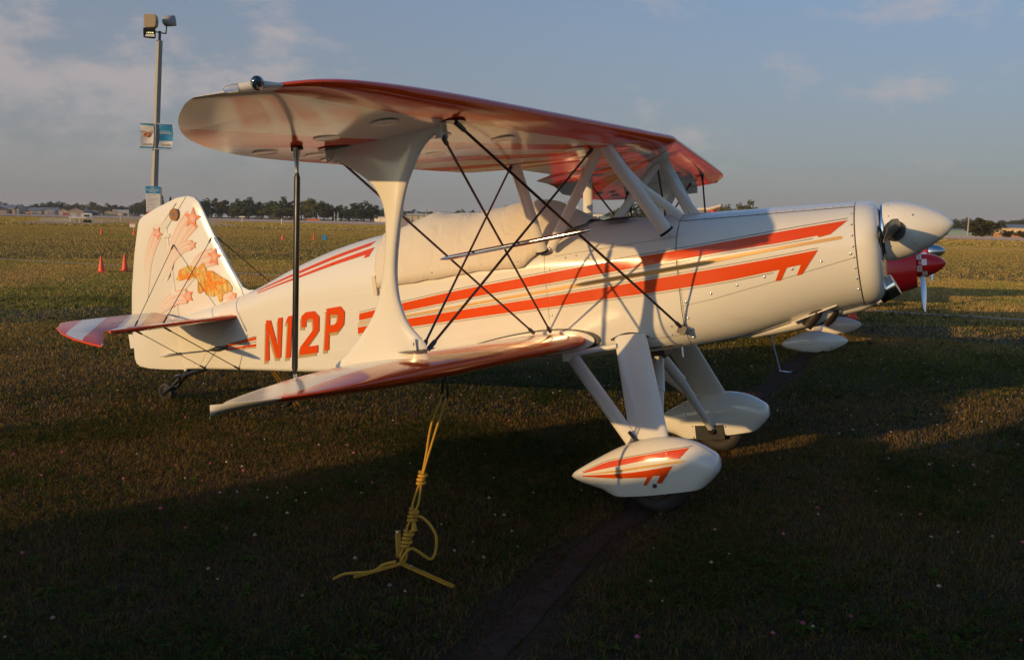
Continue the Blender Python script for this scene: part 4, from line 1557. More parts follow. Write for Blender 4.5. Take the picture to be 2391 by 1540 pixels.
for s in (-1, 1):
    for lev, (poly, tr_) in enumerate(STARS):
        # trail: strip of paint tapering and fading away from the star
        me = bpy.data.meshes.new('star_trail')
        tb = sorted([(k, *p) for k, p in enumerate(tr_)], key=lambda r: -r[0])
        vs, fs, fd = [], [], []
        NL, NWD = 18, 8
        for i in range(NL + 1):
            q = i / NL * 3
            x, z, w = (lerp_tab(tb, q, k) for k in (1, 2, 3))
            x2, z2 = (lerp_tab(tb, min(3, q + .05), k) for k in (1, 2))
            x1, z1 = (lerp_tab(tb, max(0, q - .05), k) for k in (1, 2))
            d = Vector((x2 - x1, z2 - z1)).normalized()
            for j in range(NWD + 1):
                u = -1 + 2 * j / NWD
                X, Z = x - d.y * w * u, z + d.x * w * u
                vs.append(fin_map(s)(X, Z, 0.0014 + 0.0005 * lev))
                edge = 1.0 if abs(u) in (1.0,) else (0.30 if j % 3 else 0.75)
                fd.append(max(0.0, (1 - i / NL)) ** 0.8 * 0.85 * edge)
        for i in range(NL):
            for j in range(NWD):
                a_ = i * (NWD + 1) + j
                fs.append((a_, a_ + 1, a_ + NWD + 2, a_ + NWD + 1))
        me.from_pydata(vs, [], fs)
        at_ = me.attributes.new('fade', 'FLOAT', 'POINT')
        at_.data.foreach_set('value', fd)
        link('star_trail', me, 'star', FN)
        cxm = sum(p[0] for p in poly) / len(poly)
        czm = sum(p[1] for p in poly) / len(poly)
        decal('star', poly, fin_map(s), 'star', FN, 0.0048 + 0.0002 * lev, 0.02, fade=lambda x, z, cx=cxm, cz_=czm: min(1.0, 0.30 + math.hypot(x - cx, z - cz_) / 0.06))
    GA = [(-4.127, 1.697), (-4.094, 1.727), (-4.087, 1.766), (-3.977, 1.796), (-3.943, 1.789), (-3.875, 1.768), (-3.807, 1.803), (-3.785, 1.732), (-3.725, 1.725), (-3.648, 1.671), (-3.579, 1.631), (-3.542, 1.575), (-3.552, 1.544), (-3.64, 1.527), (-3.667, 1.477), (-3.694, 1.467), (-3.709, 1.527), (-3.763, 1.52), (-3.821, 1.539), (-3.84, 1.58), (-3.897, 1.556), (-3.91, 1.581), (-3.889, 1.671), (-3.908, 1.686), (-3.961, 1.692), (-3.99, 1.676), (-4.016, 1.688), (-4.047, 1.688), (-4.098, 1.684)]
    ga = decal('gold_painting', GA, lambda x, z, off, s=s: (x, s * (0.0245 + off), z), 'goldart', FN, 0.0066, 0.03)
    ga['label'] = 'airbrushed golden draped cloth on the fin'

# ------------------------------------------------------------------ tailplane
for s in (-1, 1):
    ST = MB().plate([(-3.40, .05), (-3.44, .14), (-3.665, 1.11), (-3.95, .90), (-3.95, .05)], lambda u, v, w, s=s: (u, s * v, 1.34 + w), 0.009, 0.020, 0.04).build('stabiliser', 'elev', BP, 55)
    MB().tube([(-3.43, s * .12, 1.34), (-3.668, s * 1.115, 1.34)], 0.0105, 8).build('leading_edge', 'red', ST)
    dl = R(15)
    EL = [(-3.965, .09), (-4.33, .09), (-4.365, .16), (-4.37, .60), (-4.36, .93), (-4.33, 1.00), (-4.22, 1.10), (-4.05, 1.19), (-3.88, 1.235), (-3.72, 1.245), (-3.60, 1.235), (-3.965, .93)]

    def em(u, v, w, s=s):
        d = -3.95 - u
        return (-3.95 - d * math.cos(dl) + w * math.sin(dl), s * v, 1.34 + d * math.sin(dl) + w * math.cos(dl))
    ELV = MB().plate(EL, em, 0.006, 0.016, 0.035).build('elevator', 'elev', BP, 55)
    MB().tube([em(-3.60, 1.238, 0), em(-3.72, 1.249, 0), em(-3.88, 1.239, 0), em(-4.05, 1.194, 0), em(-4.22, 1.104, 0)], 0.0075, 8).build('tip_edge', 'red', ELV)
    # bracing wires
    wire('tail_wire', (-3.681, s * .03, 1.985), (-3.55, s * .75, 1.36), 'dwire', .0045)
    wire('tail_wire', (-4.102, s * .03, 1.978), (-3.84, s * .75, 1.36), 'dwire', .0045)
    wire('tail_wire', (-3.55, s * .75, 1.325), (-3.485, s * .13, .930), 'dwire', .005)
    wire('tail_wire', (-3.84, s * .75, 1.325), (-3.903, s * .07, .955), 'dwire', .005)

# tail wheel
sp = MB()
sp.tube([(-3.95, 0, .948), (-4.12, 0, .925), (-4.21, 0, .905)], [.02, .022, .018], 10, ((0, 1, 0), 1.4))
sp.build('tail_spring', 'gunmetal', BP)
fk = MB()
fk.tube([(-4.15, 0, .945), (-4.20, 0, .91), (-4.25, 0, .87)], [.024, .024, .02], 12)
fk.tube([(-4.25, -.02, .885), (-4.33, -.035, .825), (-4.44, -.04, .775)], [.016, .014, .012], 10)
fk.tube([(-4.25, .02, .885), (-4.33, .035, .825), (-4.44, .04, .775)], [.016, .014, .012], 10)
fk.tube([(-4.25, 0, .91), (-4.32, 0, .90), (-4.36, 0, .875)], [.012, .012, .010], 8)
fk.build('tail_wheel_fork', 'gunmetal', BP)
tz = (0.078 + math.sin(R(9)) * 4.44) / math.cos(R(9))
TW = MB().lathe([(-.016, .042), (-.028, .054), (-.022, .072), (0, .079), (.022, .072), (.028, .054), (.016, .042)], (-4.44, 0, tz), 'y', 28).build('tail_wheel', 'rubber', BP)
MB().lathe([(-.030, .006), (-.026, .040), (-.018, .043), (.018, .043), (.026, .040), (.030, .006)], (-4.44, 0, tz), 'y', 20).build('rim', 'steel', TW)


# ================================================================== TIE-DOWN ROPES
def bezier(pts, n=8):
    """smooth curve through points"""
    P = [Vector(p) for p in pts]
    out = []
    for i in range(len(P) - 1):
        p0, p1, p2, p3 = P[max(i - 1, 0)], P[i], P[i + 1], P[min(i + 2, len(P) - 1)]
        for k in range(n):
            t_ = k / n
            out.append(0.5 * ((2 * p1) + (-p0 + p2) * t_ + (2 * p0 - 5 * p1 + 4 * p2 - p3) * t_ * t_ + (-p0 + 3 * p1 - 3 * p2 + p3) * t_ ** 3))
    out.append(P[-1])
    return out


def bw(l):
    """biplane axes -> world"""
    c_, s_ = math.cos(R(9)), math.sin(R(9))
    return Vector((-1.325 + c_ * l[0] - s_ * l[2], l[1], s_ * l[0] + c_ * l[2]))


TD = Vector((-2.10, -2.22, 0.0))           # anchor point in the grass
TOP = bw((-0.530, -2.0, 0.955))
K1, K2, K3 = TOP.lerp(TD, .495), TOP.lerp(TD, .68), TOP.lerp(TD, .80)
RO = thing('tie_down_rope', 'knotted yellow rope tying the lower wing of the biplane to the ground', 'rope', (TD.x, TD.y, 0))


def rel(p):
    return Vector(p) - Vector((TD.x, TD.y, 0))


side_v = Vector((0.90, 0.43, 0))
for k in (-1, 1):
    MB().tube([rel(p) for p in bezier([TOP + Vector((0, 0, -.06)) + side_v * .010 * k, TOP.lerp(TD, .22) + side_v * .014 * k, TOP.lerp(TD, .38) + side_v * .005 * k, K1])], .0055, 8).build('rope_strand', 'rope', RO)
    MB().tube([rel(p) for p in bezier([K1, TOP.lerp(TD, .56) + side_v * .008 * k, TOP.lerp(TD, .63) + side_v * .012 * k, K2])], .0055, 8).build('rope_strand', 'rope', RO)
    MB().tube([rel(p) for p in bezier([K2, TOP.lerp(TD, .75) + side_v * .012 * k, K3, TOP.lerp(TD, .90) + side_v * .016 * k, TD + Vector((0, 0, .075))])], .0055, 8).build('rope_strand', 'rope', RO)


def knot(c, loops, r_):
    d = (TD - TOP).normalized()
    a = d.orthogonal().normalized()
    b_ = d.cross(a)
    pts = []
    n = loops * 14
    for i in range(n + 1):
        q = i / n
        an = q * loops * 2 * math.pi
        pts.append(c + d * (q - .5) * .017 * loops + (a * math.cos(an) + b_ * math.sin(an)) * r_ * (1 + .25 * math.sin(an * .5)))
    return MB().tube([rel(p) for p in pts], .0075, 8).build('knot', 'rope', RO)


knot(K1, 3, .014)
knot(K2, 3, .015)
knot(K3, 4, .016)
MB().tube([rel(p) for p in bezier([K2, K2 + side_v * .055 + Vector((0, 0, -.02)), K2 + side_v * .105 + Vector((0, 0, -.10)), K2 + side_v * .085 + Vector((0, 0, -.20)), TD + side_v * .06 + Vector((0, 0, .14)), TD + side_v * .01 + Vector((0, 0, .075))])], .0065, 8).build('rope_loop', 'rope', RO)
MB().tube([rel(p) for p in bezier([TD + Vector((0, 0, .08)), TD - side_v * .06 + Vector((0, 0, .065)), TD - side_v * .10 + Vector((0, -.02, .04)), TD - side_v * .19 + Vector((-.01, -.05, .035)), TD - side_v * .22 + Vector((-.01, -.09, .025))])], .0065, 8).build('rope_tail', 'rope', RO)
MB().tube([rel(K2 + Vector((.012, -.01, -.02))), rel(K2 + Vector((.018, -.012, -.065)))], [.006, .012], 8).build('frayed_end', 'rope', RO)
hk = MB()
hk.tube([rel(p) for p in bezier([TOP + Vector((0, 0, .03)), TOP + Vector((.012, 0, -.02)), TOP + Vector((.014, 0, -.06)), TOP + Vector((0, 0, -.085)), TOP + Vector((-.014, 0, -.06)), TOP + Vector((-.010, 0, .0))])], .006, 8)
hk.build('snap_hook', 'black', RO)

AN = thing('ground_anchor', 'three yellow steel anchor bars driven into the grass below the yellow rope', 'anchor', (TD.x, TD.y, 0))
for p0, p1, nm in ((Vector((-.155, -.11, .018)), Vector((.02, .0, .075)), 'anchor_bar'), (Vector((-.01, .01, .075)), Vector((.285, .0, .022)), 'anchor_bar'), (Vector((-.055, .085, .175)), Vector((-.01, .03, .06)), 'anchor_bar')):
    d = (p1 - p0)
    a = MB().tube([p0, p1], .014, 6, ((0, 0, 1), .5)).build(nm, 'anchor', AN)
MB().tube([(0, 0, .06), (.002, 0, .10)], .012, 10).build('shackle', 'steel', AN)
MB().tube([(-.057, .086, .175), (-.058, .087, .182)], .017, 12).build('stake_head', 'steel', AN)

# strap of the next aeroplane's wing, and the tail rope
p1 = Vector((-1.516, 4.478, 0))
r2 = thing('tie_down_strap', 'thin grey strap tying the wing of the checkered red aeroplane to the ground', 'strap', (p1.x, p1.y, 0))
MB().tube([rel_ - p1 for rel_ in bezier([Vector((-1.80, 4.66, .86)), Vector((-1.70, 4.60, .55)), Vector((-1.60, 4.53, .25)), Vector((-1.516, 4.478, .01))])], .008, 8).build('strap', 'greyrope', r2)
MB().tube([(-.01, 0, .012), (.10, -.03, .012), (.12, -.01, .02)], .007, 8).build('hook', 'steel', r2)
p0 = bw((-3.25, -.05, .905))
p1 = Vector((-4.75, .35, 0))
r3 = thing('tie_down_rope', 'short yellow rope tying the tail of the biplane to the ground', 'rope', (p1.x, p1.y, 0))
for k in (0, .05):
    MB().tube([p0 - p1 + Vector((k * .6, 0, 0)), Vector((k, 0, 0))], .007, 8).build('rope_strand', 'rope', r3)


# ================================================================== NEIGHBOURING AIRCRAFT
def monoplane(name, label, loc, body, spin, pants='white', checker=False, canopy=True, group=None, height=1.0):
    """low-wing tail-dragger; axes as the biplane, nose at x = 1.27 from the wheels"""
    A = thing(name, label, 'aeroplane', loc, (0, R(-8.0), 0), group)
    T = [(0.92, 1.20, .70, .28), (0.6, 1.24, .62, .37), (0.1, 1.26, .62, .36), (-0.5, 1.28, .58, .36), (-1.2, 1.30, .60, .33), (-2.0, 1.22, .70, .25), (-3.0, 1.12, .84, .15), (-3.9, 1.06, .93, .04)]
    rings = []
    for i in range(40):
        x = 0.92 - 4.82 * i / 39
        zt, zb_, w = (lerp_tab(T, x, k) for k in (1, 2, 3))
        zt = (zt - .9) * height + .9
        rings.append([(x, w * math.copysign(abs(math.cos(a)) ** .7, math.cos(a)), (zt + zb_) / 2 + (zt - zb_) / 2 * math.copysign(abs(math.sin(a)) ** .75, math.sin(a))) for a in (2 * math.pi * j / 24 for j in range(24))])
    fu = MB().loft(rings).build('fuselage', body, A, 50)
    MB().lathe([(0.915, .10), (0.92, .145), (0.96, .155), (1.05, .148), (1.14, .12), (1.21, .075), (1.255, .03), (1.268, .003)], (0, 0, .985), 'x', 28).build('spinner', spin, A)
    if checker:
        ck = MB()
        n = 12
        for i, (xa, ra, xb, rb_) in enumerate(((.925, .152, .985, .1565), (.985, .1565, 1.045, .1505))):
            for j in range(n):
                if (i + j) % 2:
                    continue
                q0, q1 = 2 * math.pi * j / n, 2 * math.pi * (j + 1) / n
                r0, r1 = ra + .004, rb_ + .004
                ck.add([(xa, r0 * math.cos(q0), .985 + r0 * math.sin(q0)), (xa, r0 * math.cos(q1), .985 + r0 * math.sin(q1)),
                        (xb, r1 * math.cos(q1), .985 + r1 * math.sin(q1)), (xb, r1 * math.cos(q0), .985 + r1 * math.sin(q0))], [(0, 1, 2, 3)])
        ck.build('checker_band', 'white', A.children[-1])
    for sg in (-1, 1):
        rings = []
        for i in range(10):
            q = i / 9
            r_ = .13 + .50 * q
            ch = (.05 + .06 * math.sin(q * 2.6)) * (1 if q < .95 else .4)
            tw = R(55 - 38 * q)
            rings.append([(0.985 + math.cos(a) * ch * .5 * math.sin(tw) + math.sin(a) * .008 * math.cos(tw), sg * (-.34 * r_) + math.cos(a) * ch * .5 * math.cos(tw) * sg, .985 - sg * .94 * r_) for a in (2 * math.pi * j / 10 for j in range(10))])
        MB().loft(rings).build('propeller_blade', 'chrome', A)
    # wing
    rings = []
    for y in (-2.75, -2.72, -2.6, -2.2, -1.5, -.8, -.3, .3, .8, 1.5, 2.2, 2.6, 2.72, 2.75):
        ay = abs(y)
        ch = 1.25 - .10 * ay if ay < 2.5 else (1.0 - (ay - 2.5) * 2.2)
        rings.append([(-0.10 - .03 * ay - ch * u, y, .66 + .035 * ay + ch * v * .95) for u, v in AF])
    MB().loft(rings).build('wing', body, A, 40)
    # tail
    MB().plate([(-3.1, 1.08), (-3.55, 1.62), (-3.66, 1.68), (-3.95, 1.66), (-4.05, 1.55), (-4.08, 1.0), (-3.9, .95), (-3.1, .98)], lambda u, v, w: (u, w, v), .008, .025, .05).build('fin', body, A, 55)
    for sg in (-1, 1):
        MB().plate([(-3.25, .05), (-3.45, .95), (-3.55, 1.05), (-3.85, 1.05), (-4.0, .95), (-4.0, .05)], lambda u, v, w, sg=sg: (u, sg * v, 1.06 + w), .007, .02, .04).build('stabiliser', body, A, 55)
        # gear: leg, fairing, wheel
        MB().tube([(-.20, sg * .30, .68), (-.26, sg * 1.02, .26)], [.055, .035], 12, ((1, 0, 0), 1.5)).build('gear_leg', pants, A)
        rings = []
        for i in range(21):
            x = .36 - .80 * (.5 - .5 * math.cos(math.pi * i / 20))
            q = (x + .44) / .80
            hz_ = .150 * (math.sin(math.pi * min(1, q ** .75)) ** .6 if 0 < q < 1 else .02) + .004
            if q < .4:
                hz_ *= .45 + .55 * q / .4
            rings.append([(x - .25, sg * 1.06 + .095 * hz_ / .150 * math.cos(a), .165 + hz_ * math.sin(a)) for a in (2 * math.pi * j / 20 for j in range(20))])
        MB().loft(rings).build('wheel_fairing', pants, A, 60)
        MB().lathe([(-.05, .07), (-.055, .11), (-.03, .15), (.03, .15), (.055, .11), (.05, .07)], (-.25, sg * 1.06, .15), 'y', 24).build('wheel', 'rubber', A)
    if canopy:
        rings = []
        for i in range(17):
            x = -.30 - 1.5 * i / 16
            q = i / 16
            h_ = .36 * math.sin(math.pi * min(1, q ** .62)) ** .8 * height + .01
            w = .30 * math.sin(math.pi * min(1, q ** .7)) ** .5 + .01
            rings.append([(x, w * math.cos(a), 1.22 + h_ * math.sin(a)) for a in (math.pi * 2 * j / 20 for j in range(20))])
        MB().loft(rings).build('canopy', 'glass', A, 60)
    MB().lathe([(-.02, .02), (-.025, .05), (0, .06), (.025, .05), (.02, .02)], (-3.95, 0, .60), 'y', 16).build('tail_wheel', 'rubber', A)
    MB().tube([(-3.75, 0, .95), (-3.93, 0, .66)], .02, 8).build('tail_spring', 'gunmetal', A)
    # chin intake
    MB().box((.70, 0, .74), (.30, .26, .12)).build('chin_intake', body, A)
    return A


red1 = monoplane('parked_aeroplane', 'red aeroplane with red and white checkered spinner, parked beyond the white biplane', (-1.08, 7.35, 0), 'neighbour_red', 'neighbour_red', 'white', True, False)
hd = MB()
hd.tube([(-1.62, 0, 1.18), (-1.66, 0, 2.02)], .07, 10, ((1, 0, 0), .9))
hd.build('headrest', 'neighbour_red', red1)
MB().tube([(-1.86, 0, 2.06), (-1.70, 0, 2.04), (-1.52, 0, 2.07)], [.03, .035, .03], 10, ((0, 1, 0), 2.5)).build('headrest_pad', 'canvas', red1)
M['alu'] = simple('brushed_aluminium', (0.62, 0.62, 0.62), 0.2, metal=1.0)
red2 = monoplane('parked_aeroplane', 'red aeroplane with pointed bare metal spinner, standing beyond the checkered one', (-1.05, 14.7, 0), 'neighbour_red', 'alu', 'white', False, False)
# unseen neighbour aeroplane in the row, deep fuselage shaped to shade the near grass
NB_ = thing('parked_aeroplane', 'unseen white aeroplane next to the biplane, deep body shaped to shade the near grass', 'aeroplane', (-3.0, -9.0, 0))
T = [(3.35, 1.30, .86, .28), (2.6, 1.40, .72, .42), (2.2, 2.05, .66, .48), (1.6, 2.38, .64, .52), (.4, 2.46, .64, .54), (-.6, 2.36, .66, .50), (-1.15, 1.90, .70, .42), (-1.6, 1.62, .74, .36), (-2.4, 1.57, .86, .24), (-3.45, 1.54, 1.10, .06)]
rings = []
for i in range(40):
    x = 3.35 - 6.80 * i / 39
    zt, zb_, w = (lerp_tab(T, x, k) for k in (1, 2, 3))
    rings.append([(x, w * math.copysign(abs(math.cos(a)) ** .7, math.cos(a)), (zt + zb_) / 2 + (zt - zb_) / 2 * math.copysign(abs(math.sin(a)) ** .75, math.sin(a))) for a in (2 * math.pi * j / 24 for j in range(24))])
MB().loft(rings).build('fuselage', 'white', NB_, 50)
MB().lathe([(3.35, .12), (3.36, .16), (3.48, .15), (3.60, .09), (3.66, .01)], (0, 0, 1.10), 'x', 24).build('spinner', 'neighbour_blue', NB_)
for sg in (-1, 1):
    MB().tube([(3.42, 0, 1.10), (3.42, sg * .45, 1.10), (3.42, sg * .9, 1.10)], [.05, .06, .02], 10, ((1, 0, 0), .4)).build('propeller_blade', 'black', NB_)
    rings = []
    for y in (.35, .8, 1.5, 2.2, 2.6, 2.7):
        ch = 1.25 - .12 * y if y < 2.5 else .9 - (y - 2.5) * 2
        rings.append([(1.1 - .04 * y - ch * u, sg * y, .80 + .05 * y + ch * v) for u, v in AF])
    MB().loft(rings).build('wing', 'white', NB_, 40)
    MB().plate([(-2.6, .05), (-2.8, 1.1), (-3.25, 1.15), (-3.3, .05)], lambda u, v, w, sg=sg: (u, sg * v, 1.42 + w), .007, .02, .04).build('stabiliser', 'white', NB_, 55)
    MB().tube([(.55, sg * .8, .80), (.55, sg * .95, .22)], [.06, .045], 10).build('gear_leg', 'white', NB_)
    MB().lathe([(-.07, .10), (-.075, .16), (0, .20), (.075, .16), (.07, .10)], (.55, sg * .95, .20), 'y', 24).build('wheel', 'rubber', NB_)
MB().tube([(2.5, 0, .75), (2.6, 0, .22)], [.05, .035], 10).build('nose_leg', 'white', NB_)
MB().lathe([(-.06, .08), (-.065, .14), (0, .17), (.065, .14), (.06, .08)], (2.6, 0, .17), 'y', 24).build('nose_wheel', 'rubber', NB_)
MB().plate([(-2.2, 1.45), (-2.85, 1.80), (-3.05, 1.88), (-3.40, 1.84), (-3.52, 1.70), (-3.58, 1.05), (-3.3, .95), (-3.0, 1.2)], lambda u, v, w: (u, w, v), .008, .03, .05).build('fin', 'white', NB_, 55)
MB().loft([[(x, w * math.cos(a), 2.22 + h_ * math.sin(a)) for a in (2 * math.pi * j / 20 for j in range(20))] for x, w, h_ in ((1.95, .02, .02), (1.1, .30, .10), (.6, .42, .22), (0, .42, .24), (-.6, .36, .18), (-1.0, .2, .1), (-1.2, .02, .02))]).build('canopy', 'glass', NB_, 60)



# ================================================================== CONES
def cone(p, h, label, group=None, tilt=0.0):
    c = thing('traffic_cone', label, 'traffic cone', (p.x, p.y, 0), (tilt, 0, random.Random(int(p.x * 97)).uniform(0, 3)), group)
    MB().lathe([(.02, .21 * h), (.05, .185 * h), (.5 * h, .115 * h), (.93 * h, .052 * h), (.985 * h, .045 * h), (h, .03 * h)], (0, 0, 0), 'z', 24).build('cone_body', 'cone', c)
    b = MB().box((0, 0, .018), (.52 * h, .52 * h, .034))
    b.build('cone_base', 'cone', c)
    return c


GC = 'pair of orange cones beside the chalk line'
cone(gnd(237, 636), 0.425, 'orange traffic cone behind the rudder, on the near side of the chalk line', None)
cone(gnd(292, 634), 0.460, 'taller orange traffic cone next to the rudder at the end of the chalk line', None)
cone(gnd(237, 546), 0.430, 'lone small orange cone far out on the grass, below the flat trailer', None)
cn = cone(gnd(313, 547), 0.410, 'small orange cone with a white notice board beside it, far out', None)
cone(gnd(660, 560), 0.400, 'small orange cone standing alone beyond the rear deck of the biplane', None)
cone(gnd(733, 560), 0.400, 'small orange cone with a blue folding board leaning beside it', None)
cone(Vector((-1.33, 11.0, 0)), .40, 'orange cone under the nose of the red aeroplane', None)
M['bluesign'] = simple('blue_sign', (0.045, 0.22, 0.42), 0.4)
M['signwhite'] = simple('white_sign', (0.78, 0.76, 0.72), 0.45)
p = gnd(740, 560)
sg_ = thing('folding_sign', 'small blue folding board standing by a far orange cone', 'sign', (p.x + .3, p.y + .4, 0), (0, 0, R(30)))
for k in (-1, 1):
    MB().box((0, k * .10, .16), (.28, .02, .34), mtx=Matrix.Rotation(R(14 * k), 3, 'X')).build('board', 'bluesign', sg_)
p = gnd(308, 547)
sg_ = thing('notice_board', 'small white notice board with a red heading on a stake', 'sign', (p.x - .4, p.y + .5, 0), (0, 0, R(35)))
MB().box((0, 0, .30), (.03, .02, .6)).build('stake', 'satin', sg_)
MB().box((-.05, -.03, .62), (.37, .02, .28)).build('board', 'signwhite', sg_)
MB().box((-.05, -.043, .70), (.32, .006, .05)).build('heading', 'cone', sg_)

# ================================================================== LIGHT POLE WITH BANNERS
M['pole'] = simple('grey_painted_steel', (0.40, 0.36, 0.29), 0.5, var=0.12, scale=3)
M['lamp'] = simple('beige_lamp_housing', (0.36, 0.29, 0.21), 0.5)
M['lampg'] = simple('grey_lamp_housing', (0.38, 0.36, 0.36), 0.45)
M['lampf'] = simple('frosted_lamp_front', (0.30, 0.22, 0.12), 0.35)
M['led'] = simple('lit_led', (0.9, 0.9, 0.6), 0.3, emit=((1.0, 0.85, 0.25), 1.2))
M['reflector'] = simple('pale_reflector', (0.8, 0.8, 0.72), 0.3)
M['banner'] = simple('blue_banner', (0.035, 0.27, 0.50), 0.6, var=0.06)
M['bannerw'] = simple('white_banner', (0.74, 0.70, 0.64), 0.6, var=0.06)
M['ink'] = simple('dark_ink', (0.10, 0.10, 0.11), 0.6)
M['inkl'] = simple('grey_ink', (0.32, 0.32, 0.34), 0.6)
M['inkw'] = simple('white_ink', (0.80, 0.80, 0.80), 0.6)
M['signred'] = simple('red_sign', (0.55, 0.035, 0.03), 0.5)
M['heli'] = simple('orange_print', (0.70, 0.20, 0.05), 0.6)
M['helid'] = simple('brown_print', (0.22, 0.10, 0.07), 0.6)
PB_ = at(353.5, 480, 45.0)
PT_ = at(367, 95, 45.0)
base = Vector((PB_.x, PB_.y, 0))
right = Vector((0.75, 0.66, 0)).normalized()      # along the picture
face = Vector((0.66, -0.75, 0)).normalized()      # towards the camera
rz = math.atan2(right.y, right.x)
ld = Vector((PT_.x - PB_.x, PT_.y - PB_.y, 0))
LP = thing('light_pole', 'tall square steel light pole carrying floodlights and two banners behind the tail', 'light pole', base, (0, 0, rz))
# local axes: x along the picture, -y towards the camera; slight lean as it stands
H_ = PT_.z
lean = ld.dot(right) / (PT_.z - PB_.z)


def lp(x, y, z):
    return (x + lean * z, y, z)


ROT = R(38)
rings = []
for z, w in ((0, .115), (H_ * .5, .105), (H_, .095)):
    rings.append([Vector(lp(0, 0, z)) + Matrix.Rotation(ROT, 3, 'Z') @ Vector((a * w, b * w, 0)) for a, b in ((-1, -1), (1, -1), (1, 1), (-1, 1))])
MB().loft(rings).build('pole', 'pole', LP, 20)
MB().box((0, 0, .12), (.5, .5, .24)).build('pole_base', 'satin', LP)


def flood(name, c, size, yaw_, tilt, housing, front, round_=True):
    """box floodlight with domed back"""
    mt = Matrix.Rotation(yaw_, 3, 'Z') @ Matrix.Rotation(tilt, 3, 'X')
    o = MB()
    rings = []
    for d, k in ((-.5, 1.0), (-.1, 1.0), (.15, .93), (.35, .72), (.5, .35)):
        w, h_ = size[0] * .5 * k, size[2] * .5 * k
        nseg = 20
        ring = []
        for j in range(nseg):
            a = 2 * math.pi * j / nseg
            ex = .35 if d < .1 else .7
            ring.append(Vector(c) + mt @ Vector((w * math.copysign(abs(math.cos(a)) ** ex, math.cos(a)), d * size[1], h_ * math.copysign(abs(math.sin(a)) ** ex, math.sin(a)))))
        rings.append(ring)
    ho = o.loft(rings).build(name, housing, LP, 40)
    MB().box(Vector(c) + mt @ Vector((0, -.5 * size[1] - .006, 0)), (size[0] * .92, .01, size[2] * .92), mtx=mt).build('lens', front, ho)
    return ho


zt_ = H_
flood('floodlight', lp(-.33, -.10, zt_ + .76), (.56, .50, .60), R(-18), R(-8), 'lamp', 'lampf')
flood('floodlight', lp(.30, .25, zt_ + .94), (.52, .50, .48), R(150), R(-14), 'lampg', 'lampf')
lf = flood('led_floodlight', lp(-.42, -.20, zt_ + .26), (.54, .14, .46), R(8), R(6), 'lamp', 'black')
for k in range(4):
    MB().box(lp(-.52 + .085 * k, -.29, zt_ + .27), (.04, .015, .05)).build('led', 'led', lf)
MB().box(lp(-.39, -.285, zt_ + .15), (.40, .015, .11)).build('reflector', 'reflector', lf)
br = MB()
br.tube([lp(-.35, -.1, zt_ + .38), lp(.05, 0, zt_ + .34), lp(.25, .15, zt_ + .36)], .03, 10)
br.tube([lp(.25, .15, zt_ + .34), lp(.26, .2, zt_ + .80)], .028, 10)
br.tube([lp(0, 0, zt_ - .10), lp(0, 0, zt_ + .42)], .06, 10)
br.build('lamp_bracket', 'dwire', LP)
ZB0, ZB1 = at(355, 347, 45).z, at(357, 290, 45).z


def text_obj(s_, size, name, mat, parent, origin, xdir, updir, align='CENTER', off=(0, 0, 0)):
    cu = bpy.data.curves.new('txt', 'FONT')
    cu.body = s_
    cu.size = size
    cu.align_x = align
    tmp = bpy.data.objects.new('txt', cu)
    COL.objects.link(tmp)
    dg = bpy.context.evaluated_depsgraph_get()
    me = bpy.data.meshes.new_from_object(tmp.evaluated_get(dg))
    bpy.data.objects.remove(tmp)
    X, U = Vector(xdir), Vector(updir)
    for v in me.vertices:
        v.co = Vector(origin) + X * v.co.x + U * v.co.y
    me.materials.clear()
    return tag(link(name, me, mat, parent), kind='stuff')


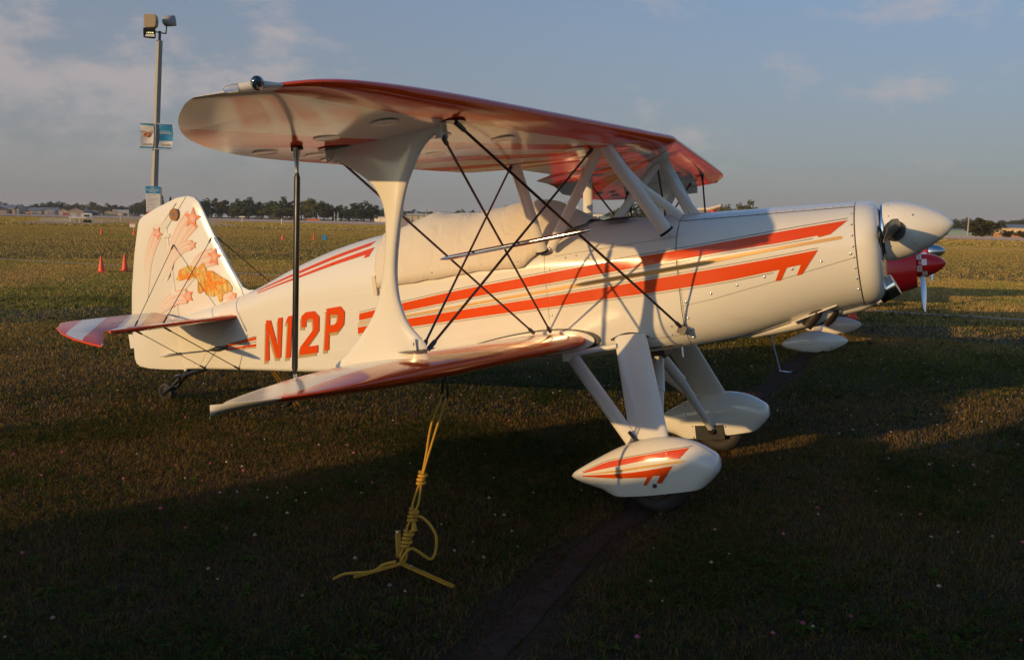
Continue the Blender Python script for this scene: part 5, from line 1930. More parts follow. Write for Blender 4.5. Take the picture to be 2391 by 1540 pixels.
def banner(x0, x1, bulge, texts, kind):
    nx, nz = 10, 14
    nm = 'banner'

    def bp(u, v, off=0.0):
        z = ZB0 + (ZB1 - ZB0) * v
        q = math.sin(v * math.pi) * bulge
        return Vector(lp(x0 + (x1 - x0) * u + q * (.06 if kind == 'blue' else .05), -.14 - off + .05 * math.sin(u * math.pi) * math.sin(v * math.pi * 1.3), z))

    def strip(v0, v1, mat, name, off, parent):
        m_ = MB()
        vs = [bp(i / nx, v0 + (v1 - v0) * j / nz, off) for j in range(nz + 1) for i in range(nx + 1)]
        fs = [(j * (nx + 1) + i, j * (nx + 1) + i + 1, (j + 1) * (nx + 1) + i + 1, (j + 1) * (nx + 1) + i) for j in range(nz) for i in range(nx)]
        m_.add(vs, fs)
        return m_.build(name, mat, parent, 60)
    B = strip(0, 1, 'banner' if kind == 'blue' else 'bannerw', nm, 0, LP)
    B['label'] = 'blue banner reading OSHKOSH above DAHER' if kind == 'blue' else 'white banner with an orange helicopter above DAHER'
    strip(.07, .32, 'bannerw', 'white_panel', .008, B)
    strip(.0, .07, 'banner', 'hem', .008, B)
    if kind != 'blue':
        strip(.93, 1.0, 'banner', 'hem', .008, B)
    cx = (x0 + x1) / 2 + lean * (ZB0 + ZB1) / 2
    hgt = ZB1 - ZB0
    text_obj('DAHER', hgt * .115, 'lettering', 'ink', B, (cx + .015, -.165, ZB0 + hgt * .12), (1.05, 0, 0), (0, 0, 1))
    if kind == 'blue':
        text_obj('OSHKOSH', hgt * .125, 'lettering', 'inkw', B, (cx + .03, -.165, ZB0 + hgt * .60), (.82, 0, 0), (0, 0, 1))
        text_obj('EAA AIRVENTURE', hgt * .05, 'lettering', 'inkw', B, (cx + .03, -.165, ZB0 + hgt * .70), (.85, 0, 0), (0, 0, 1))
    else:
        h_ = MB()
        y = -.17
        z0 = ZB0 + hgt * .58
        h_.add([(cx + a, y, z0 + b) for a, b in ((-.14, -.10), (-.10, .02), (.02, .06), (.10, .04), (.21, .20), (.24, .19), (.13, -.01), (.08, -.09), (-.05, -.15))], [tuple(range(9))])
        h_.build('helicopter_print', 'heli', B, 0)
        h_ = MB()
        h_.add([(cx + a, y - .006, z0 + b) for a, b in ((-.29, .10), (.29, .045), (.29, .06), (-.29, .125))], [(0, 1, 2, 3)])
        h_.add([(cx + a, y - .006, z0 + b) for a, b in ((-.10, -.04), (-.03, .04), (-.01, -.02), (-.06, -.08))], [(0, 1, 2, 3)])
        h_.build('rotor_print', 'helid', B, 0)
    return B


banner(-.68, -.12, .6, None, 'photo')
banner(.10, .68, 1.0, None, 'blue')
for z in (ZB0 - .02, ZB1 + .02):
    ar = MB().tube([lp(-.75, -.14, z), lp(.72, -.14, z)], .018, 8).build('banner_arm', 'satin', LP)
# flightline rules sign strapped to the pole
Z1_, Z0_ = at(355, 435, 45).z, at(350, 503, 45).z
sx = -.02
fr = MB()
fr.box(lp(sx, -.16, (Z0_ + Z1_) / 2), (.62, .03, Z1_ - Z0_))
RS = fr.build('rules_sign', 'signwhite', LP)
RS['label'] = 'tall sign reading FLIGHTLINE RULES on the pole'
hS = Z1_ - Z0_
xc = lp(sx, 0, Z0_ + hS * .5)[0]
MB().box((xc, -.178, Z1_ - hS * .125), (.62, .006, hS * .25)).build('blue_heading', 'banner', RS)
MB().box((xc, -.178, Z0_ + hS * .06), (.62, .006, hS * .12)).build('red_footer', 'signred', RS)
MB().box((xc + .34, -.06, Z0_ + hS * .53), (.05, .22, hS * .9)).build('sign_side', 'inkl', RS)
text_obj('FLIGHTLINE', .115, 'lettering', 'inkw', RS, (xc, -.184, Z1_ - hS * .155), (.86, 0, 0), (0, 0, 1))
text_obj('RULES', .115, 'lettering', 'inkw', RS, (xc, -.184, Z1_ - hS * .215), (.9, 0, 0), (0, 0, 1))
text_obj('EAA', .09, 'lettering', 'inkw', RS, (xc, -.184, Z1_ - hS * .085), (1, 0, 0), (0, 0, 1))
for k, tx in enumerate(('No smoking or', 'vaping.', '', 'No sunshade tents', 'or large patio', 'umbrellas.', '', 'No unattended', 'equipment.', '', 'No littering.', '', 'No bicycles', 'allowed.')):
    if tx:
        text_obj(tx, .068, 'lettering', 'inkl', RS, (xc - .26, -.184, Z1_ - hS * (.315 + .043 * k)), (1, 0, 0), (0, 0, 1), 'LEFT')


# ================================================================== FAR BACKGROUND
S4 = 4096 / 2391


def rd(xs_, dist):
    """working distance of a far thing, by the part of the field it stands in"""
    if dist < 250:
        return dist
    if xs_ < 690:
        return dist * 3.05
    if xs_ < 1500:
        return dist * 1.95
    if xs_ < 3300:
        return dist * 1.85
    return dist * (1.1 if dist < 350 else 1.75)


def sp(xs_, ys_, dist):
    """point seen at a source-picture position, height given above the ground below it"""
    p = at(xs_ / S4, ys_ / S4, rd(xs_, dist))
    return Vector((p.x, p.y, p.z - gz(p.x, p.y)))


def on_ground(o):
    o.location.z = gz(o.location.x, o.location.y)
    return o


M['wall_tan'] = simple('tan_metal_wall', (0.46, 0.36, 0.24), 0.6, var=0.06, scale=.3)
M['wall_grey'] = simple('grey_metal_wall', (0.34, 0.31, 0.28), 0.6, var=0.06, scale=.3)
M['wall_dark'] = simple('dark_grey_wall', (0.13, 0.13, 0.14), 0.6, var=0.06, scale=.3)
M['wall_teal'] = simple('teal_metal_wall', (0.15, 0.23, 0.24), 0.6, var=0.06, scale=.3)
M['wall_cream'] = simple('cream_wall', (0.62, 0.46, 0.28), 0.6, var=0.05, scale=.3)
M['wall_brick'] = simple('orange_brick_wall', (0.42, 0.20, 0.085), 0.7, var=0.08, scale=.5)
M['wall_white'] = simple('white_wall', (0.70, 0.66, 0.58), 0.6, var=0.04, scale=.3)
M['roof_grey'] = simple('grey_metal_roof', (0.22, 0.22, 0.23), 0.5, var=0.08, scale=.3)
M['roof_dark'] = simple('dark_roof', (0.05, 0.045, 0.045), 0.6, var=0.1, scale=.3)
M['roof_pale'] = simple('pale_metal_roof', (0.50, 0.46, 0.40), 0.5, var=0.06, scale=.3)
M['door_pale'] = simple('pale_hangar_door', (0.56, 0.50, 0.41), 0.6, var=0.05, scale=.4)
M['door_dark'] = simple('dark_doorway', (0.03, 0.03, 0.032), 0.8)
M['trim'] = simple('white_trim', (0.72, 0.68, 0.60), 0.6)


def hangar(x0, x1, yr, ye, dist, depth, wall, roof, label, gable=True, doors=2, door='door_pale', cat='hangar', name='hangar', turn=0.0, trim=False):
    """building whose front spans source pixels x0..x1; ridge at yr, eave at ye; stands on the ground at dist"""
    pl, pr_ = sp(x0, ye, dist), sp(x1, ye, dist)
    mid_p = (pl + pr_) / 2
    w = (Vector((pr_.x - pl.x, pr_.y - pl.y))).length
    he = max(1.5, mid_p.z)
    hr = max(he + .05, sp((x0 + x1) / 2, yr, dist).z)
    d = Vector((pr_.x - pl.x, pr_.y - pl.y, 0)).normalized()
    A = on_ground(thing(name, label, cat, (mid_p.x, mid_p.y, 0), (0, 0, math.atan2(d.y, d.x) + turn)))
    depth *= rd((x0 + x1) / 2, dist) / dist * .7
    wl_ = MB()
    hw_ = w / 2
    if gable:
        for y in (0, depth):
            pass
        prof_ = [(-hw_, 0), (hw_, 0), (hw_, he), (0, hr), (-hw_, he)]
        wl_.loft([[(x, 0, z) for x, z in prof_], [(x, depth, z) for x, z in prof_]])
        rf = MB()
        e = w * .03 + .2
        sl = (hr - he) / hw_
        rp = [(-hw_ - e, he - e * sl + .05), (0, hr + .06), (hw_ + e, he - e * sl + .05), (hw_ + e, he - e * sl + .25), (0, hr + .30), (-hw_ - e, he - e * sl + .25)]
        rf.loft([[(x, -.4, z) for x, z in rp], [(x, depth + .4, z) for x, z in rp]])
    else:
        prof_ = [(0, 0), (depth, 0), (depth, he), (depth / 2, hr), (0, he)]
        wl_.loft([[(-hw_, y, z) for y, z in prof_], [(hw_, y, z) for y, z in prof_]])
        rf = MB()
        sl = (hr - he) / (depth / 2)
        rp = [(-.6, he - .6 * sl + .05), (depth / 2, hr + .06), (depth + .6, he - .6 * sl + .05), (depth + .6, he - .6 * sl + .25), (depth / 2, hr + .30), (-.6, he - .6 * sl + .25)]
        rf.loft([[(-hw_ - .4, y, z) for y, z in rp], [(hw_ + .4, y, z) for y, z in rp]])
    wl_.build('wall', wall, A, 0)
    rf.build('roof', roof, A, 0)
    for k in range(doors):
        dw = w / doors * .78
        cx = -hw_ + w * (k + .5) / doors
        MB().box((cx, -.06, he * .40), (dw, .10, he * .80)).build('door', door, A, 0)
    if trim:
        MB().box((0, -.10, he * .97), (w * 1.01, .15, he * .07)).build('eave_trim', 'trim', A, 0)
    return A


hangar(-30, 34, 828, 836, 290, 18, 'wall_dark', 'roof_dark', 'low dark shed with a brown roof in front of the tall grey hangar', True, 1, 'wall_tan')
hangar(-40, 60, 820, 833, 320, 30, 'wall_tan', 'roof_grey', 'long tan hangar with a wide grey roof, farthest along the runway', False, 1, 'door_dark', turn=R(-12))
hangar(58, 77, 823, 836, 318, 30, 'wall_dark', 'roof_grey', 'dark grey gable end of the long tan hangar', True, 1, 'roof_grey')
hangar(78, 101, 823, 836, 340, 26, 'wall_dark', 'roof_grey', 'narrow dark grey hangar with a steep gable', True, 1, 'roof_grey')
hangar(117, 168, 831, 841, 300, 16, 'wall_grey', 'roof_grey', 'low grey hangar with two pale sliding doors', False, 2)
hangar(166, 236, 831, 842, 330, 14, 'wall_dark', 'roof_grey', 'long low dark roofed building between the gabled hangars', False, 3, 'wall_grey')
hangar(176, 210, 835, 841, 298, 14, 'wall_tan', 'wall_tan', 'small tan gabled hangar beside the long dark roof', True, 1)
hangar(186, 219, 843, 846, 285, 6, 'wall_white', 'roof_pale', 'white flat garage in front of a tan gabled hangar', False, 2, 'wall_grey')
hangar(234, 269, 835, 842, 298, 14, 'wall_tan', 'wall_tan', 'second small tan gabled hangar, next to the large plain one', True, 2)
hangar(269, 334, 832, 844, 292, 20, 'wall_tan', 'wall_tan', 'large plain tan hangar with a broad gable behind the trailer', True, 0)
hangar(334, 360, 841, 846, 305, 14, 'wall_grey', 'roof_grey', 'low grey hangar between two tan gables', False, 1, 'door_pale')
hangar(356, 394, 839, 847, 296, 14, 'wall_grey', 'roof_pale', 'pale gabled hangar with a dark doorway', True, 1, 'door_dark')
hangar(417, 452, 842, 848, 296, 14, 'wall_tan', 'roof_pale', 'cream gabled hangar next to the round-roofed one', True, 1, 'wall_cream')
# round-roofed hangar
pl, pr_ = sp(451, 838, 296), sp(516, 838, 296)
mid_p = (pl + pr_) / 2
w = (pr_ - pl).length
A = thing('hangar', 'pale hangar with a rounded corrugated roof and arched ribs', 'hangar', (mid_p.x, mid_p.y, 0), (0, 0, math.atan2((pr_ - pl).y, (pr_ - pl).x)))
on_ground(A)
hh = mid_p.z
MB().loft([[(-w * .5, y, z) for y, z in ((0, 0), (0, hh * .55), (2, hh * .92), (6, hh), (10, hh * .92), (12, hh * .55), (12, 0))], [(w * .5, y, z) for y, z in ((0, 0), (0, hh * .55), (2, hh * .92), (6, hh), (10, hh * .92), (12, hh * .55), (12, 0))]]).build('shell', 'roof_pale', A, 0)
for k in range(5):
    x = -w * .5 + w * .05 * k
    MB().loft([[(x + dx, y - .25, z + .2) for y, z in ((0, 0), (0, hh * .55), (2, hh * .92), (6, hh), (6, hh - .4), (2.2, hh * .86), (.4, hh * .5), (.4, 0))] for dx in (-.25, .25)]).build('rib', 'wall_cream', A, 0)
MB().box((w * .18, -.1, hh * .22), (w * .35, .2, hh * .44)).build('door', 'door_dark', A, 0)

# middle distance
hangar(1626, 1722, 855, 858, 400, 30, 'wall_teal', 'roof_pale', 'long flat teal hangar with cream doors across the runway', False, 4, 'wall_cream', trim=True)
hangar(1722, 1790, 858, 862, 430, 20, 'wall_dark', 'roof_pale', 'dark blue shed adjoining the teal hangar', False, 2, 'wall_white', trim=True)
hangar(1497, 1550, 864, 868, 420, 20, 'wall_cream', 'roof_pale', 'low cream building beside the dark round tree', False, 2, 'wall_white')
hangar(1596, 1625, 862, 866, 450, 12, 'wall_white', 'roof_pale', 'small white office left of the teal hangar', False, 2, 'door_dark', 'building', 'office')
hangar(2259, 2310, 806, 812, 480, 14, 'wall_white', 'roof_pale', 'tall white block seen over the canvas cover', False, 2, 'wall_grey', 'building', 'office_block')
hangar(2352, 2410, 852, 856, 430, 14, 'wall_white', 'roof_pale', 'low white building seen under the wing', False, 3, 'door_dark', 'building', 'terminal')
hangar(2400, 2460, 866, 868, 400, 14, 'wall_teal', 'roof_grey', 'blue-green fence-like shed seen between the cabane struts', False, 1, 'wall_teal', 'building', 'shed')
hangar(3792, 3888, 918, 921, 330, 16, 'wall_teal', 'wall_teal', 'long teal shed beyond the spinner', False, 1, 'wall_teal', 'building', 'shed')
hangar(3975, 4190, 901, 913, 285, 22, 'wall_cream', 'roof_grey', 'cream building with a brick base and grey roof beyond the nose', False, 0, 'door_pale', 'building', 'office', trim=True)
pl, pr_ = sp(3975, 901, 285), sp(4190, 901, 285)
bb = bpy.data.objects['office.001'] if 'office.001' in bpy.data.objects else None
if bb:
    w = (pr_ - pl).length
    MB().box((0, -.10, .65), (w, .16, 1.3)).build('brick_base', 'wall_brick', bb, 0)
    for k in range(7):
        MB().box((-w / 2 + w * (k + .5) / 7, -.08, 1.9), (w * .05, .14, .7)).build('window', 'door_dark', bb, 0)


# slim posts
def post(x, y0, y1, dist, r_, mat, label, arm=False, cat='post', name='post'):
    b_ = sp(x, y1, dist)
    t_ = sp(x, y0, dist)
    o = on_ground(thing(name, label, cat, (b_.x, b_.y, 0)))
    MB().tube([(0, 0, 0), (0, 0, max(.5, t_.z))], [r_, r_ * .8], 8).build('shaft', mat, o)
    if arm:
        MB().box((0, 0, max(.5, t_.z)), (r_ * 9, r_ * 4, r_ * 2.0), rz=R(30)).build('head', mat, o)
    return o


post(1338, 847, 872, 330, .16, 'trim', 'thinner of two white pylons before the tree line')
post(1352, 850, 872, 330, .26, 'trim', 'thicker of two white pylons before the tree line')
post(3869, 874, 948, 280, .22, 'pole', 'tall wooden utility pole beyond the spinner', False, 'utility pole', 'utility_pole')
post(1684, 851, 885, 370, .20, 'trim', 'white lamp post before the teal hangar, under the crossing wire', False, 'lamp post', 'lamp_post')
post(1705, 844, 885, 370, .20, 'trim', 'taller white lamp post with a flat head before the teal hangar', True, 'lamp post', 'lamp_post')
post(1927, 843, 885, 370, .22, 'trim', 'white lamp post rising above the canvas cover', True, 'lamp post', 'lamp_post')
post(1870, 850, 885, 370, .18, 'trim', 'short white mast peeping over the canvas cover', True, 'mast', 'mast')
post(73, 838, 854, 280, .18, 'trim', 'pale lamp post before the dark hangar gables', True, 'lamp post', 'lamp_post')
post(484, 858, 872, 190, .10, 'wall_cream', 'yellow runway marker post near the trailer', True, 'marker post', 'marker_post')
post(969, 867, 874, 240, .15, 'trim', 'white marker post at the far runway edge', True, 'marker post', 'marker_post')
post(1127, 874, 886, 175, .12, 'trim', 'white marker post at the near runway edge', False, 'marker post', 'marker_post')


# vehicles
def car(x, yb, dist, col_, label, van=False, name='parked_car', cat='car'):
    p_ = sp(x, yb, dist)
    o = on_ground(thing(name, label, cat, (p_.x, p_.y, 0), (0, 0, R(40))))
    L_, h_ = (4.5, 1.5) if not van else (5.2, 2.1)
    prof_ = [(-L_ / 2, .35), (L_ / 2, .35), (L_ / 2, .75), (L_ * .30, .92), (-L_ / 2, .95)]
    MB().loft([[(a_, -.85, z) for a_, z in prof_], [(a_, .85, z) for a_, z in prof_]]).build('body', col_, o, 0)
    c_ = [(-L_ * .46, .93), (L_ * .30, .93), (L_ * .14, h_), (-L_ * (.34 if not van else .45), h_)]
    MB().loft([[(a_, -.75, z) for a_, z in c_], [(a_, .75, z) for a_, z in c_]]).build('cabin', 'glass' if not van else col_, o, 0)
    for a_ in (-L_ * .3, L_ * .3):
        for b_ in (-.8, .8):
            MB().lathe([(-.1, .25), (-.1, .33), (.1, .33), (.1, .25)], (a_, b_, .33), 'y', 14).build('wheel', 'rubber', o)
    return o


M['carpaint_silver'] = simple('silver_car_paint', (0.42, 0.42, 0.43), 0.25, metal=0.3)
M['carpaint_dark'] = simple('dark_car_paint', (0.03, 0.033, 0.04), 0.2, coat=.5)
M['carpaint_white'] = simple('white_car_paint', (0.75, 0.73, 0.68), 0.25, coat=.4)
M['carpaint_red'] = simple('red_car_paint', (0.40, 0.03, 0.03), 0.25, coat=.4)
M['plastic_orange'] = simple('orange_machine_paint', (0.66, 0.16, 0.03), 0.4)
M['plastic_yellow'] = simple('yellow_machine_paint', (0.68, 0.28, 0.03), 0.4)
car(494, 862, 283, 'carpaint_dark', 'dark car parked before the round-roofed hangar')
car(500, 862, 281, 'carpaint_silver', 'silver car at the open door of the round-roofed hangar')
car(526, 863, 286, 'carpaint_silver', 'pale silver car between the round-roofed hangar and the tree')
car(537, 862, 286, 'carpaint_dark', 'dark car under the tree by the light pole')
car(551, 862, 286, 'carpaint_red', 'dark red car next to the white van')
car(574, 862, 284, 'carpaint_white', 'white van parked by the light pole', True, 'parked_van', 'van')
car(265, 857, 285, 'carpaint_red', 'small red van at the corner of the large plain hangar', True, 'parked_van', 'van')
car(393, 858, 285, 'carpaint_dark', 'dark car beside the pale gabled hangar')
car(93, 853, 283, 'carpaint_dark', 'dark car by the narrow grey hangar')
car(1712, 883, 360, 'carpaint_dark', 'dark van before the teal hangar', True, 'parked_van', 'van')
# yellow digger-like loader by the hangars
p_ = sp(111, 853, 283)
o = thing('loader', 'orange-yellow wheel loader beside the low grey hangar', 'loader', (p_.x, p_.y, 0), (0, 0, R(25)))
on_ground(o)
MB().box((0, 0, 1.3), (3.2, 1.8, 1.0)).build('body', 'plastic_yellow', o, 0)
MB().box((-.5, 0, 2.6), (1.5, 1.5, 1.6)).build('cab', 'glass', o, 0)
MB().tube([(1.2, 0, 1.6), (2.4, 0, 2.6), (3.2, 0, 1.2)], .2, 8).build('boom', 'plastic_yellow', o)
MB().box((3.4, 0, .9), (.8, 2.0, .9)).build('bucket', 'plastic_yellow', o, 0)
for a_ in (-1.1, 1.1):
    for b_ in (-.95, .95):
        MB().lathe([(-.2, .3), (-.2, .65), (.2, .65), (.2, .3)], (a_, b_, .65), 'y', 14).build('wheel', 'rubber', o)
# orange water-filled barriers, striped tents across the runway
for k, (x, yb) in enumerate(((1237, 876), (1248, 876), (1259, 876), (1269, 876))):
    p_ = sp(x, yb, 320)
    o = MB().loft([[(-1.0, y, z) for y, z in ((-.5, 0), (.5, 0), (.3, 1.0), (-.3, 1.0))], [(1.0, y, z) for y, z in ((-.5, 0), (.5, 0), (.3, 1.0), (-.3, 1.0))]]).build('road_barrier', 'plastic_orange', None, 0)
    o.location = (p_.x, p_.y, 0)
    on_ground(o)
    o.scale = (1.6, 1.6, 1.6)
    o.rotation_euler = (0, 0, math.atan2(RWT.y, RWT.x))
    tag(o, 'orange plastic road barrier in a row before the tree line', 'barrier', 'orange road barriers across the runway')
p_ = sp(1147, 872, 330)
o = thing('market_tent', 'red and white canopy tent before the far trees', 'tent', (p_.x, p_.y, 0), (0, 0, R(40)))
on_ground(o)
for k in range(4):
    a_ = -2.2 + 1.5 * k
    MB().add([(a_, -1.5, 2.0), (a_ + 1.5, -1.5, 2.0), (a_ + 1.5, 1.5, 2.0), (a_, 1.5, 2.0), (a_ + .75, 0, 2.9)], [(0, 1, 4), (1, 2, 4), (2, 3, 4), (3, 0, 4)]).build('canopy', 'carpaint_red' if k % 2 else 'trim', o, 0)
for a_ in (-2.2, 3.8):
    for b_ in (-1.5, 1.5):
        MB().tube([(a_, b_, 0), (a_, b_, 2.0)], .05, 6).build('leg', 'trim', o)

# ------------------------------------------------------------------ flat trailer with air units and barriers
p_ = gnd(191, 520)
TR = thing('flat_trailer', 'white flat-bed trailer carrying a pale cab and an air unit, out on the dirt path', 'trailer', (p_.x, p_.y, p_.z), (0, 0, rz + R(5)))
TR.scale = (.92, .92, .66)
MB().box((0, 0, 1.05), (3.3, 1.9, .26)).build('deck', 'trim', TR, 0)
MB().box((1.2, 0, 1.08), (1.0, 1.94, .22)).build('deck_end', 'carpaint_silver', TR, 0)
MB().box((-.98, 0, 1.58), (.65, .6, .72)).build('air_unit', 'wall_white', TR, 0)
for z in (1.42, 1.62, 1.78):
    MB().box((-.98, -.31, z), (.48, .03, .08)).build('grille', 'wall_grey', TR, 0)
MB().loft([[(a_, -.7, z) for a_, z in ((.0, 1.2), (1.4, 1.2), (1.4, 1.95), (.35, 2.05), (-.05, 1.8))], [(a_, .7, z) for a_, z in ((.0, 1.2), (1.4, 1.2), (1.4, 1.95), (.35, 2.05), (-.05, 1.8))]]).build('cab', 'wall_white', TR, 0)
MB().box((.75, -.71, 1.45), (.75, .03, .35)).build('cab_window', 'glass', TR, 0)
for a_ in (-1.4, -.2, .9, 1.35):
    MB().tube([(a_, -.8, 0), (a_, -.8, 1.0)], .05, 6).build('leg', 'trim', TR)
for a_ in (.6, 1.15):
    for b_ in (-.85, .85):
        MB().lathe([(-.1, .12), (-.1, .33), (.1, .33), (.1, .12)], (a_, b_, .33), 'y', 14).build('wheel', 'rubber', TR)


def barrier(p0, k):
    o = thing('crowd_barrier', 'steel crowd barrier panel in a row leading to the flat trailer', 'barrier', p0, (0, 0, rz + R(8)), 'crowd barriers beside the trailer')
    o.scale = (1.0, 1.0, .52)
    f_ = MB()
    f_.tube([(-.62, 0, .15), (-.62, 0, .95), (.62, 0, .95), (.62, 0, .15), (-.62, 0, .15)], .028, 6)
    f_.build('frame', 'trim', o)
    for j in range(9):
        MB().tube([(-.5 + .125 * j, 0, .15), (-.5 + .125 * j, 0, .95)], .010, 5).build('bar', 'trim', o)
    for a_ in (-.5, .5):
        MB().tube([(a_, -.25, .0), (a_, 0, .15), (a_, .25, .0)], .02, 5).build('foot', 'trim', o)
    return o


for k in range(6):
    q = gnd(107 + 11.3 * k, 516.8 + .45 * k)
    barrier((q.x, q.y, q.z), k)
for k in range(2):
    q = gnd(216 + 11 * k, 520.5 + .4 * k)
    barrier((q.x, q.y, q.z), k)

# ------------------------------------------------------------------ trees
t = NT('tree_leaves')
a = t.n('ShaderNodeAttribute', attribute_name='col')
inf = t.n('ShaderNodeObjectInfo')
tint = t.mix(inf.outputs['Random'], (0.75, 0.85, 0.8), (1.25, 1.12, 0.95))
mm = t.n('ShaderNodeMix', data_type='RGBA', blend_type='MULTIPLY')
mm.inputs[0].default_value = 1.0
t.l(a.outputs['Color'], mm.inputs[6])
t.l(tint, mm.inputs[7])
df = t.n('ShaderNodeBsdfDiffuse')
tr = t.n('ShaderNodeBsdfTranslucent')
mx = t.n('ShaderNodeMixShader')
t.l(mm.outputs[2], df.inputs['Color'])
t.l(mm.outputs[2], tr.inputs['Color'])
mx.inputs[0].default_value = 0.2
t.l(df.outputs[0], mx.inputs[1])
t.l(tr.outputs[0], mx.inputs[2])
t.l(mx.outputs[0], t.o.inputs['Surface'])
M['leaf'] = t.m
M['bark'] = simple('grey_brown_bark', (0.07, 0.05, 0.035), 0.9, var=.2, scale=8)


def tree_meshes(seed, colour, conifer=False, n_cl=34, per=52):
    """unit tree: height 1, crown about 0.8 wide"""
    rg = np.random.default_rng(seed)
    cents, rad = [], []
    if conifer:
        for i in range(n_cl):
            z = .12 + .86 * i / n_cl
            rr = .24 * (1 - z) + .01
            an = rg.random() * 6.28
            cents.append((math.cos(an) * rr * .6, math.sin(an) * rr * .6, z))
            rad.append(.06 + .10 * (1 - z))
    else:
        while len(cents) < n_cl:
            p_ = rg.normal(size=3)
            p_ /= np.linalg.norm(p_)
            q = rg.random() ** .35
            wob = 1 + .22 * math.sin(3 * math.atan2(p_[1], p_[0]) + seed) + .15 * math.sin(5 * p_[2] + seed)
            c_ = (p_[0] * .38 * q * wob, p_[1] * .38 * q * wob, .53 + p_[2] * .41 * q * wob)
            if c_[2] < .10:
                continue
            cents.append(c_)
            rad.append(.09 + .07 * rg.random())
    V, C = [], []
    for (cx, cy, cz_), r_ in zip(cents, rad):
        bri = .75 + .5 * rg.random()
        d = rg.normal(size=(per, 3))
        d /= np.linalg.norm(d, axis=1)[:, None]
        pos = np.array([cx, cy, cz_]) + d * r_ * (rg.random(per) ** .4)[:, None]
        nrm = d + rg.normal(size=(per, 3)) * .7
        nrm /= np.linalg.norm(nrm, axis=1)[:, None]
        u = np.cross(nrm, rg.normal(size=(per, 3)))
        u /= np.linalg.norm(u, axis=1)[:, None]
        w_ = np.cross(nrm, u)
        s_ = (.018 + .022 * rg.random(per))[:, None]
        tri = np.stack([pos + u * s_ * 1.2, pos + w_ * s_, pos - u * s_ * 1.2, pos - w_ * s_ * .9], 1)
        V.append(tri.reshape(-1, 3))
        c_ = np.array(colour) * bri * (.75 + .5 * rg.random(per))[:, None]
        C.append(np.repeat(c_, 4, 0))
    V, C = np.concatenate(V), np.concatenate(C)
    n = len(V) // 4
    i0 = np.arange(n) * 4
    F = np.concatenate([np.stack([i0, i0 + 1, i0 + 2], 1), np.stack([i0, i0 + 2, i0 + 3], 1)])
    o = raw_mesh('crown', V, F, C, 'leaf')
    me = o.data
    bpy.data.objects.remove(o)
    tk = MB()
    tk.tube([(0, 0, 0), (.005, 0, .2), (0, .01, .45), (.01, 0, .8)], [.032, .024, .016, .005], 8)
    if not conifer:
        for k in range(5):
            c_ = cents[k]
            tk.tube([(0, 0, .22 + .04 * k), (c_[0] * .5, c_[1] * .5, (c_[2] + .3 + .04 * k) / 2), c_], [.014, .010, .003], 6)
    to = tk.build('trunk', 'bark')
    tm = to.data
    bpy.data.objects.remove(to)
    return me, tm


DG, MG, YG, BG = (0.058, 0.072, 0.026), (0.088, 0.104, 0.032), (0.140, 0.140, 0.038), (0.082, 0.076, 0.030)
KINDS = {
    'dark': [tree_meshes(11, DG), tree_meshes(12, DG), tree_meshes(13, BG)],
    'mid': [tree_meshes(21, MG), tree_meshes(22, MG), tree_meshes(23, MG)],
    'light': [tree_meshes(31, YG), tree_meshes(32, YG)],
    'conifer': [tree_meshes(41, DG, True)],
}
TLAB = {'dark': 'dark green broadleaf tree in the line across the runway', 'mid': 'mid green broadleaf tree in the line across the runway',
        'light': 'light yellow-green broadleaf tree in front of the far line', 'conifer': 'narrow dark conifer'}
rt_ = random.Random(8)


def tree(x, yt, wpx, dist, kind, label=None):
    p_ = sp(x, yt, dist)
    h_ = max(2.0, p_.z)
    wd = wpx / 3551.6 * rd(x, dist) / .80 * 1.28
    o = thing('tree', label or TLAB[kind], 'tree', (p_.x, p_.y, 0), (0, 0, rt_.uniform(0, 6.28)), None if label else 'trees across the runway, ' + kind)
    on_ground(o)
    me, tm = rt_.choice(KINDS[kind])
    c_ = bpy.data.objects.new('crown', me)
    k_ = bpy.data.objects.new('trunk', tm)
    for q in (c_, k_):
        COL.objects.link(q)
        q.parent = o
    if kind == 'conifer':
        wd *= 2.0
    o.scale = (wd, wd, h_ / .97)
    return o


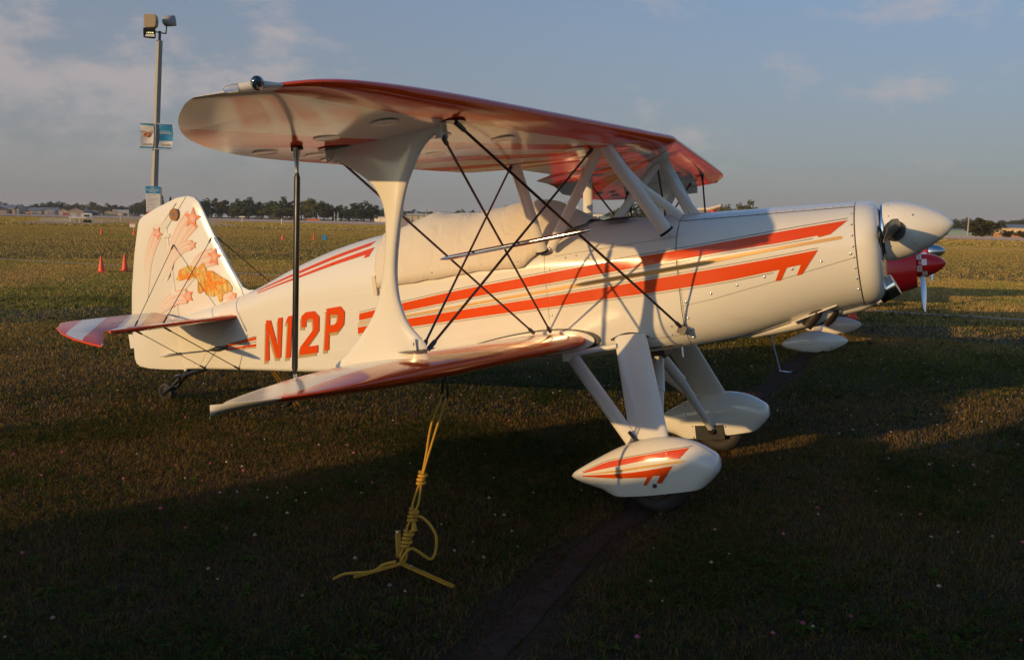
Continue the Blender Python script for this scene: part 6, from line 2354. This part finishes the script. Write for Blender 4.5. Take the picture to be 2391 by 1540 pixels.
TREES = [(8, 811, 34, 430, 'dark'), (35, 818, 30, 440, 'dark'), (62, 820, 34, 440, 'dark'), (88, 821, 30, 440, 'mid'), (105, 820, 36, 430, 'mid'), (125, 822, 34, 430, 'dark'), (148, 818, 34, 430, 'mid'), (170, 813, 34, 430, 'dark'),
         (190, 809, 36, 430, 'mid'), (212, 806, 40, 430, 'dark'), (240, 809, 38, 430, 'dark'), (262, 817, 30, 430, 'mid'), (282, 817, 32, 430, 'dark'), (305, 814, 36, 430, 'dark'), (330, 820, 32, 430, 'dark'),
         (365, 807, 48, 420, 'mid'), (395, 820, 34, 430, 'dark'), (413, 821, 30, 430, 'mid'), (440, 815, 36, 430, 'dark'), (462, 819, 30, 430, 'mid'), (480, 819, 38, 430, 'dark'), (502, 824, 30, 430, 'mid'), (528, 823, 32, 430, 'dark'),
         (548, 820, 30, 430, 'dark'), (565, 799, 44, 340, 'mid'), (590, 800, 40, 350, 'dark'), (615, 815, 40, 380, 'dark'), (640, 812, 40, 380, 'dark'), (668, 812, 40, 380, 'mid'),
         (700, 808, 50, 380, 'dark'), (745, 800, 60, 370, 'dark'), (790, 796, 62, 360, 'dark'), (832, 800, 56, 360, 'dark'), (885, 793, 56, 360, 'dark'), (925, 797, 52, 365, 'mid'), (948, 814, 54, 345, 'mid'), (994, 792, 62, 365, 'dark'),
         (985, 818, 54, 345, 'mid'), (1040, 812, 46, 370, 'dark'), (1075, 799, 54, 360, 'mid'), (1120, 790, 76, 360, 'mid'), (1085, 822, 70, 340, 'light'), (1135, 830, 60, 342, 'light'), (1158, 802, 50, 365, 'dark'), (1205, 802, 56, 360, 'mid'),
         (1238, 806, 56, 355, 'mid'), (1266, 792, 66, 350, 'light'), (1296, 808, 60, 350, 'mid'), (1330, 821, 52, 370, 'dark'), (1365, 820, 52, 370, 'mid'), (1398, 825, 46, 360, 'light'), (1425, 822, 44, 365, 'mid'), (1456, 810, 76, 345, 'dark'),
         (1482, 822, 54, 350, 'dark'), (1522, 836, 44, 520, 'dark'), (1550, 838, 40, 520, 'mid'), (1580, 840, 40, 560, 'dark'), (1620, 842, 30, 600, 'dark'), (1646, 839, 36, 600, 'dark'), (1680, 845, 30, 600, 'mid'), (1712, 841, 40, 600, 'dark'),
         (1752, 848, 30, 600, 'mid'), (1780, 850, 30, 650, 'dark'), (1815, 847, 36, 650, 'mid'), (1845, 841, 38, 650, 'dark'), (1885, 840, 42, 650, 'dark'), (1908, 846, 34, 650, 'dark'), (1960, 848, 50, 650, 'mid'), (2026, 827, 34, 450, 'dark'),
         (2047, 830, 26, 450, 'mid'), (2110, 850, 60, 600, 'dark'), (2180, 850, 60, 600, 'mid'), (2250, 850, 60, 600, 'dark'), (2320, 852, 60, 600, 'mid'), (2390, 850, 50, 600, 'dark'), (2440, 842, 40, 420, 'mid'), (2472, 828, 50, 330, 'mid'),
         (2545, 815, 80, 330, 'dark'), (2602, 822, 56, 335, 'mid'), (2650, 845, 50, 400, 'dark'), (2700, 850, 50, 400, 'mid'), (2762, 842, 40, 380, 'light'), (2830, 850, 50, 400, 'mid'), (2884, 826, 64, 320, 'light'), (2982, 802, 84, 300, 'light'),
         (3080, 850, 70, 400, 'mid'), (3180, 850, 70, 400, 'dark'), (3800, 886, 60, 500, 'dark'), (3838, 879, 60, 500, 'dark'), (3868, 876, 50, 500, 'dark'), (3890, 884, 44, 500, 'mid'), (3825, 896, 60, 420, 'mid'), (3870, 898, 50, 420, 'light'),
         (3985, 884, 64, 520, 'mid'), (4015, 880, 64, 520, 'light'), (4045, 878, 70, 520, 'mid'), (4088, 872, 76, 520, 'mid'), (4130, 875, 70, 520, 'dark'), (4180, 880, 70, 520, 'mid')]
for a_ in TREES:
    tree(*a_)
tree(648, 786, 16, 330, 'conifer', 'taller narrow dark conifer rising between the pole sign and the fin')
tree(681, 790, 13, 340, 'conifer', 'smaller narrow dark conifer whose tip shows just over the fin')
tree(3938, 872, 96, 285, 'dark', 'large round dark tree before the cream building')
tree(4036, 921, 42, 262, 'dark', 'low rounded dark shrub before the cream building')
tree(4094, 923, 44, 262, 'dark', 'second low dark shrub at the end of the cream building')

# rough scrub along the far edge of the runway
NS = 40000
e0, e1 = gs(60, 853.2), gs(4096, 947)
q = rng.random(NS) * 1.5 - .25
out = (e1 - e0).cross(Vector((0, 0, 1))).normalized()
if out.y < 0:
    out = -out
k_ = rng.random(NS) * 16 + 1
X = e0.x + (e1.x - e0.x) * q + out.x * k_
Y = e0.y + (e1.y - e0.y) * q + out.y * k_
Z0 = -FALL * np.maximum(0, X * RWN.x + Y * RWN.y - N0)
hgt_ = (.4 + 1.8 * rng.random(NS)) * (0.2 + fbm(X, Y, 40, 90))
s_ = .6 + .9 * rng.random(NS)
th = rng.random(NS) * 6.28
V = np.stack([np.stack([X - np.cos(th) * s_, Y - np.sin(th) * s_, Z0], 1), np.stack([X + np.cos(th) * s_, Y + np.sin(th) * s_, Z0], 1), np.stack([X + .2 * np.sin(th), Y, Z0 + hgt_], 1)], 1).reshape(-1, 3)
i0 = np.arange(NS) * 3
C = np.array([.085, .080, .03]) * (.6 + .8 * rng.random(NS))[:, None]
tag(raw_mesh('scrub', V, np.stack([i0, i0 + 1, i0 + 2], 1), np.repeat(C, 3, 0), 'blade'), 'rough green scrub along the far edge of the runway', 'scrub', kind='stuff')

# ================================================================== HAZE
hz_m = bpy.data.materials.new('thin_haze')
hz_m.use_nodes = True
ht = hz_m.node_tree
ht.nodes.clear()
ho_ = ht.nodes.new('ShaderNodeOutputMaterial')
hv = ht.nodes.new('ShaderNodeVolumePrincipled')
hv.inputs['Color'].default_value = (0.93, 0.95, 1.0, 1)
hv.inputs['Density'].default_value = 0.00011
hv.inputs['Anisotropy'].default_value = 0.0
ht.links.new(hv.outputs[0], ho_.inputs['Volume'])
M['haze'] = hz_m
HB = MB().box((-500, 900, 6), (5200, 3400, 46)).build('haze', 'haze', None, 0)
tag(HB, 'thin evening haze over the airfield', 'haze', kind='stuff')
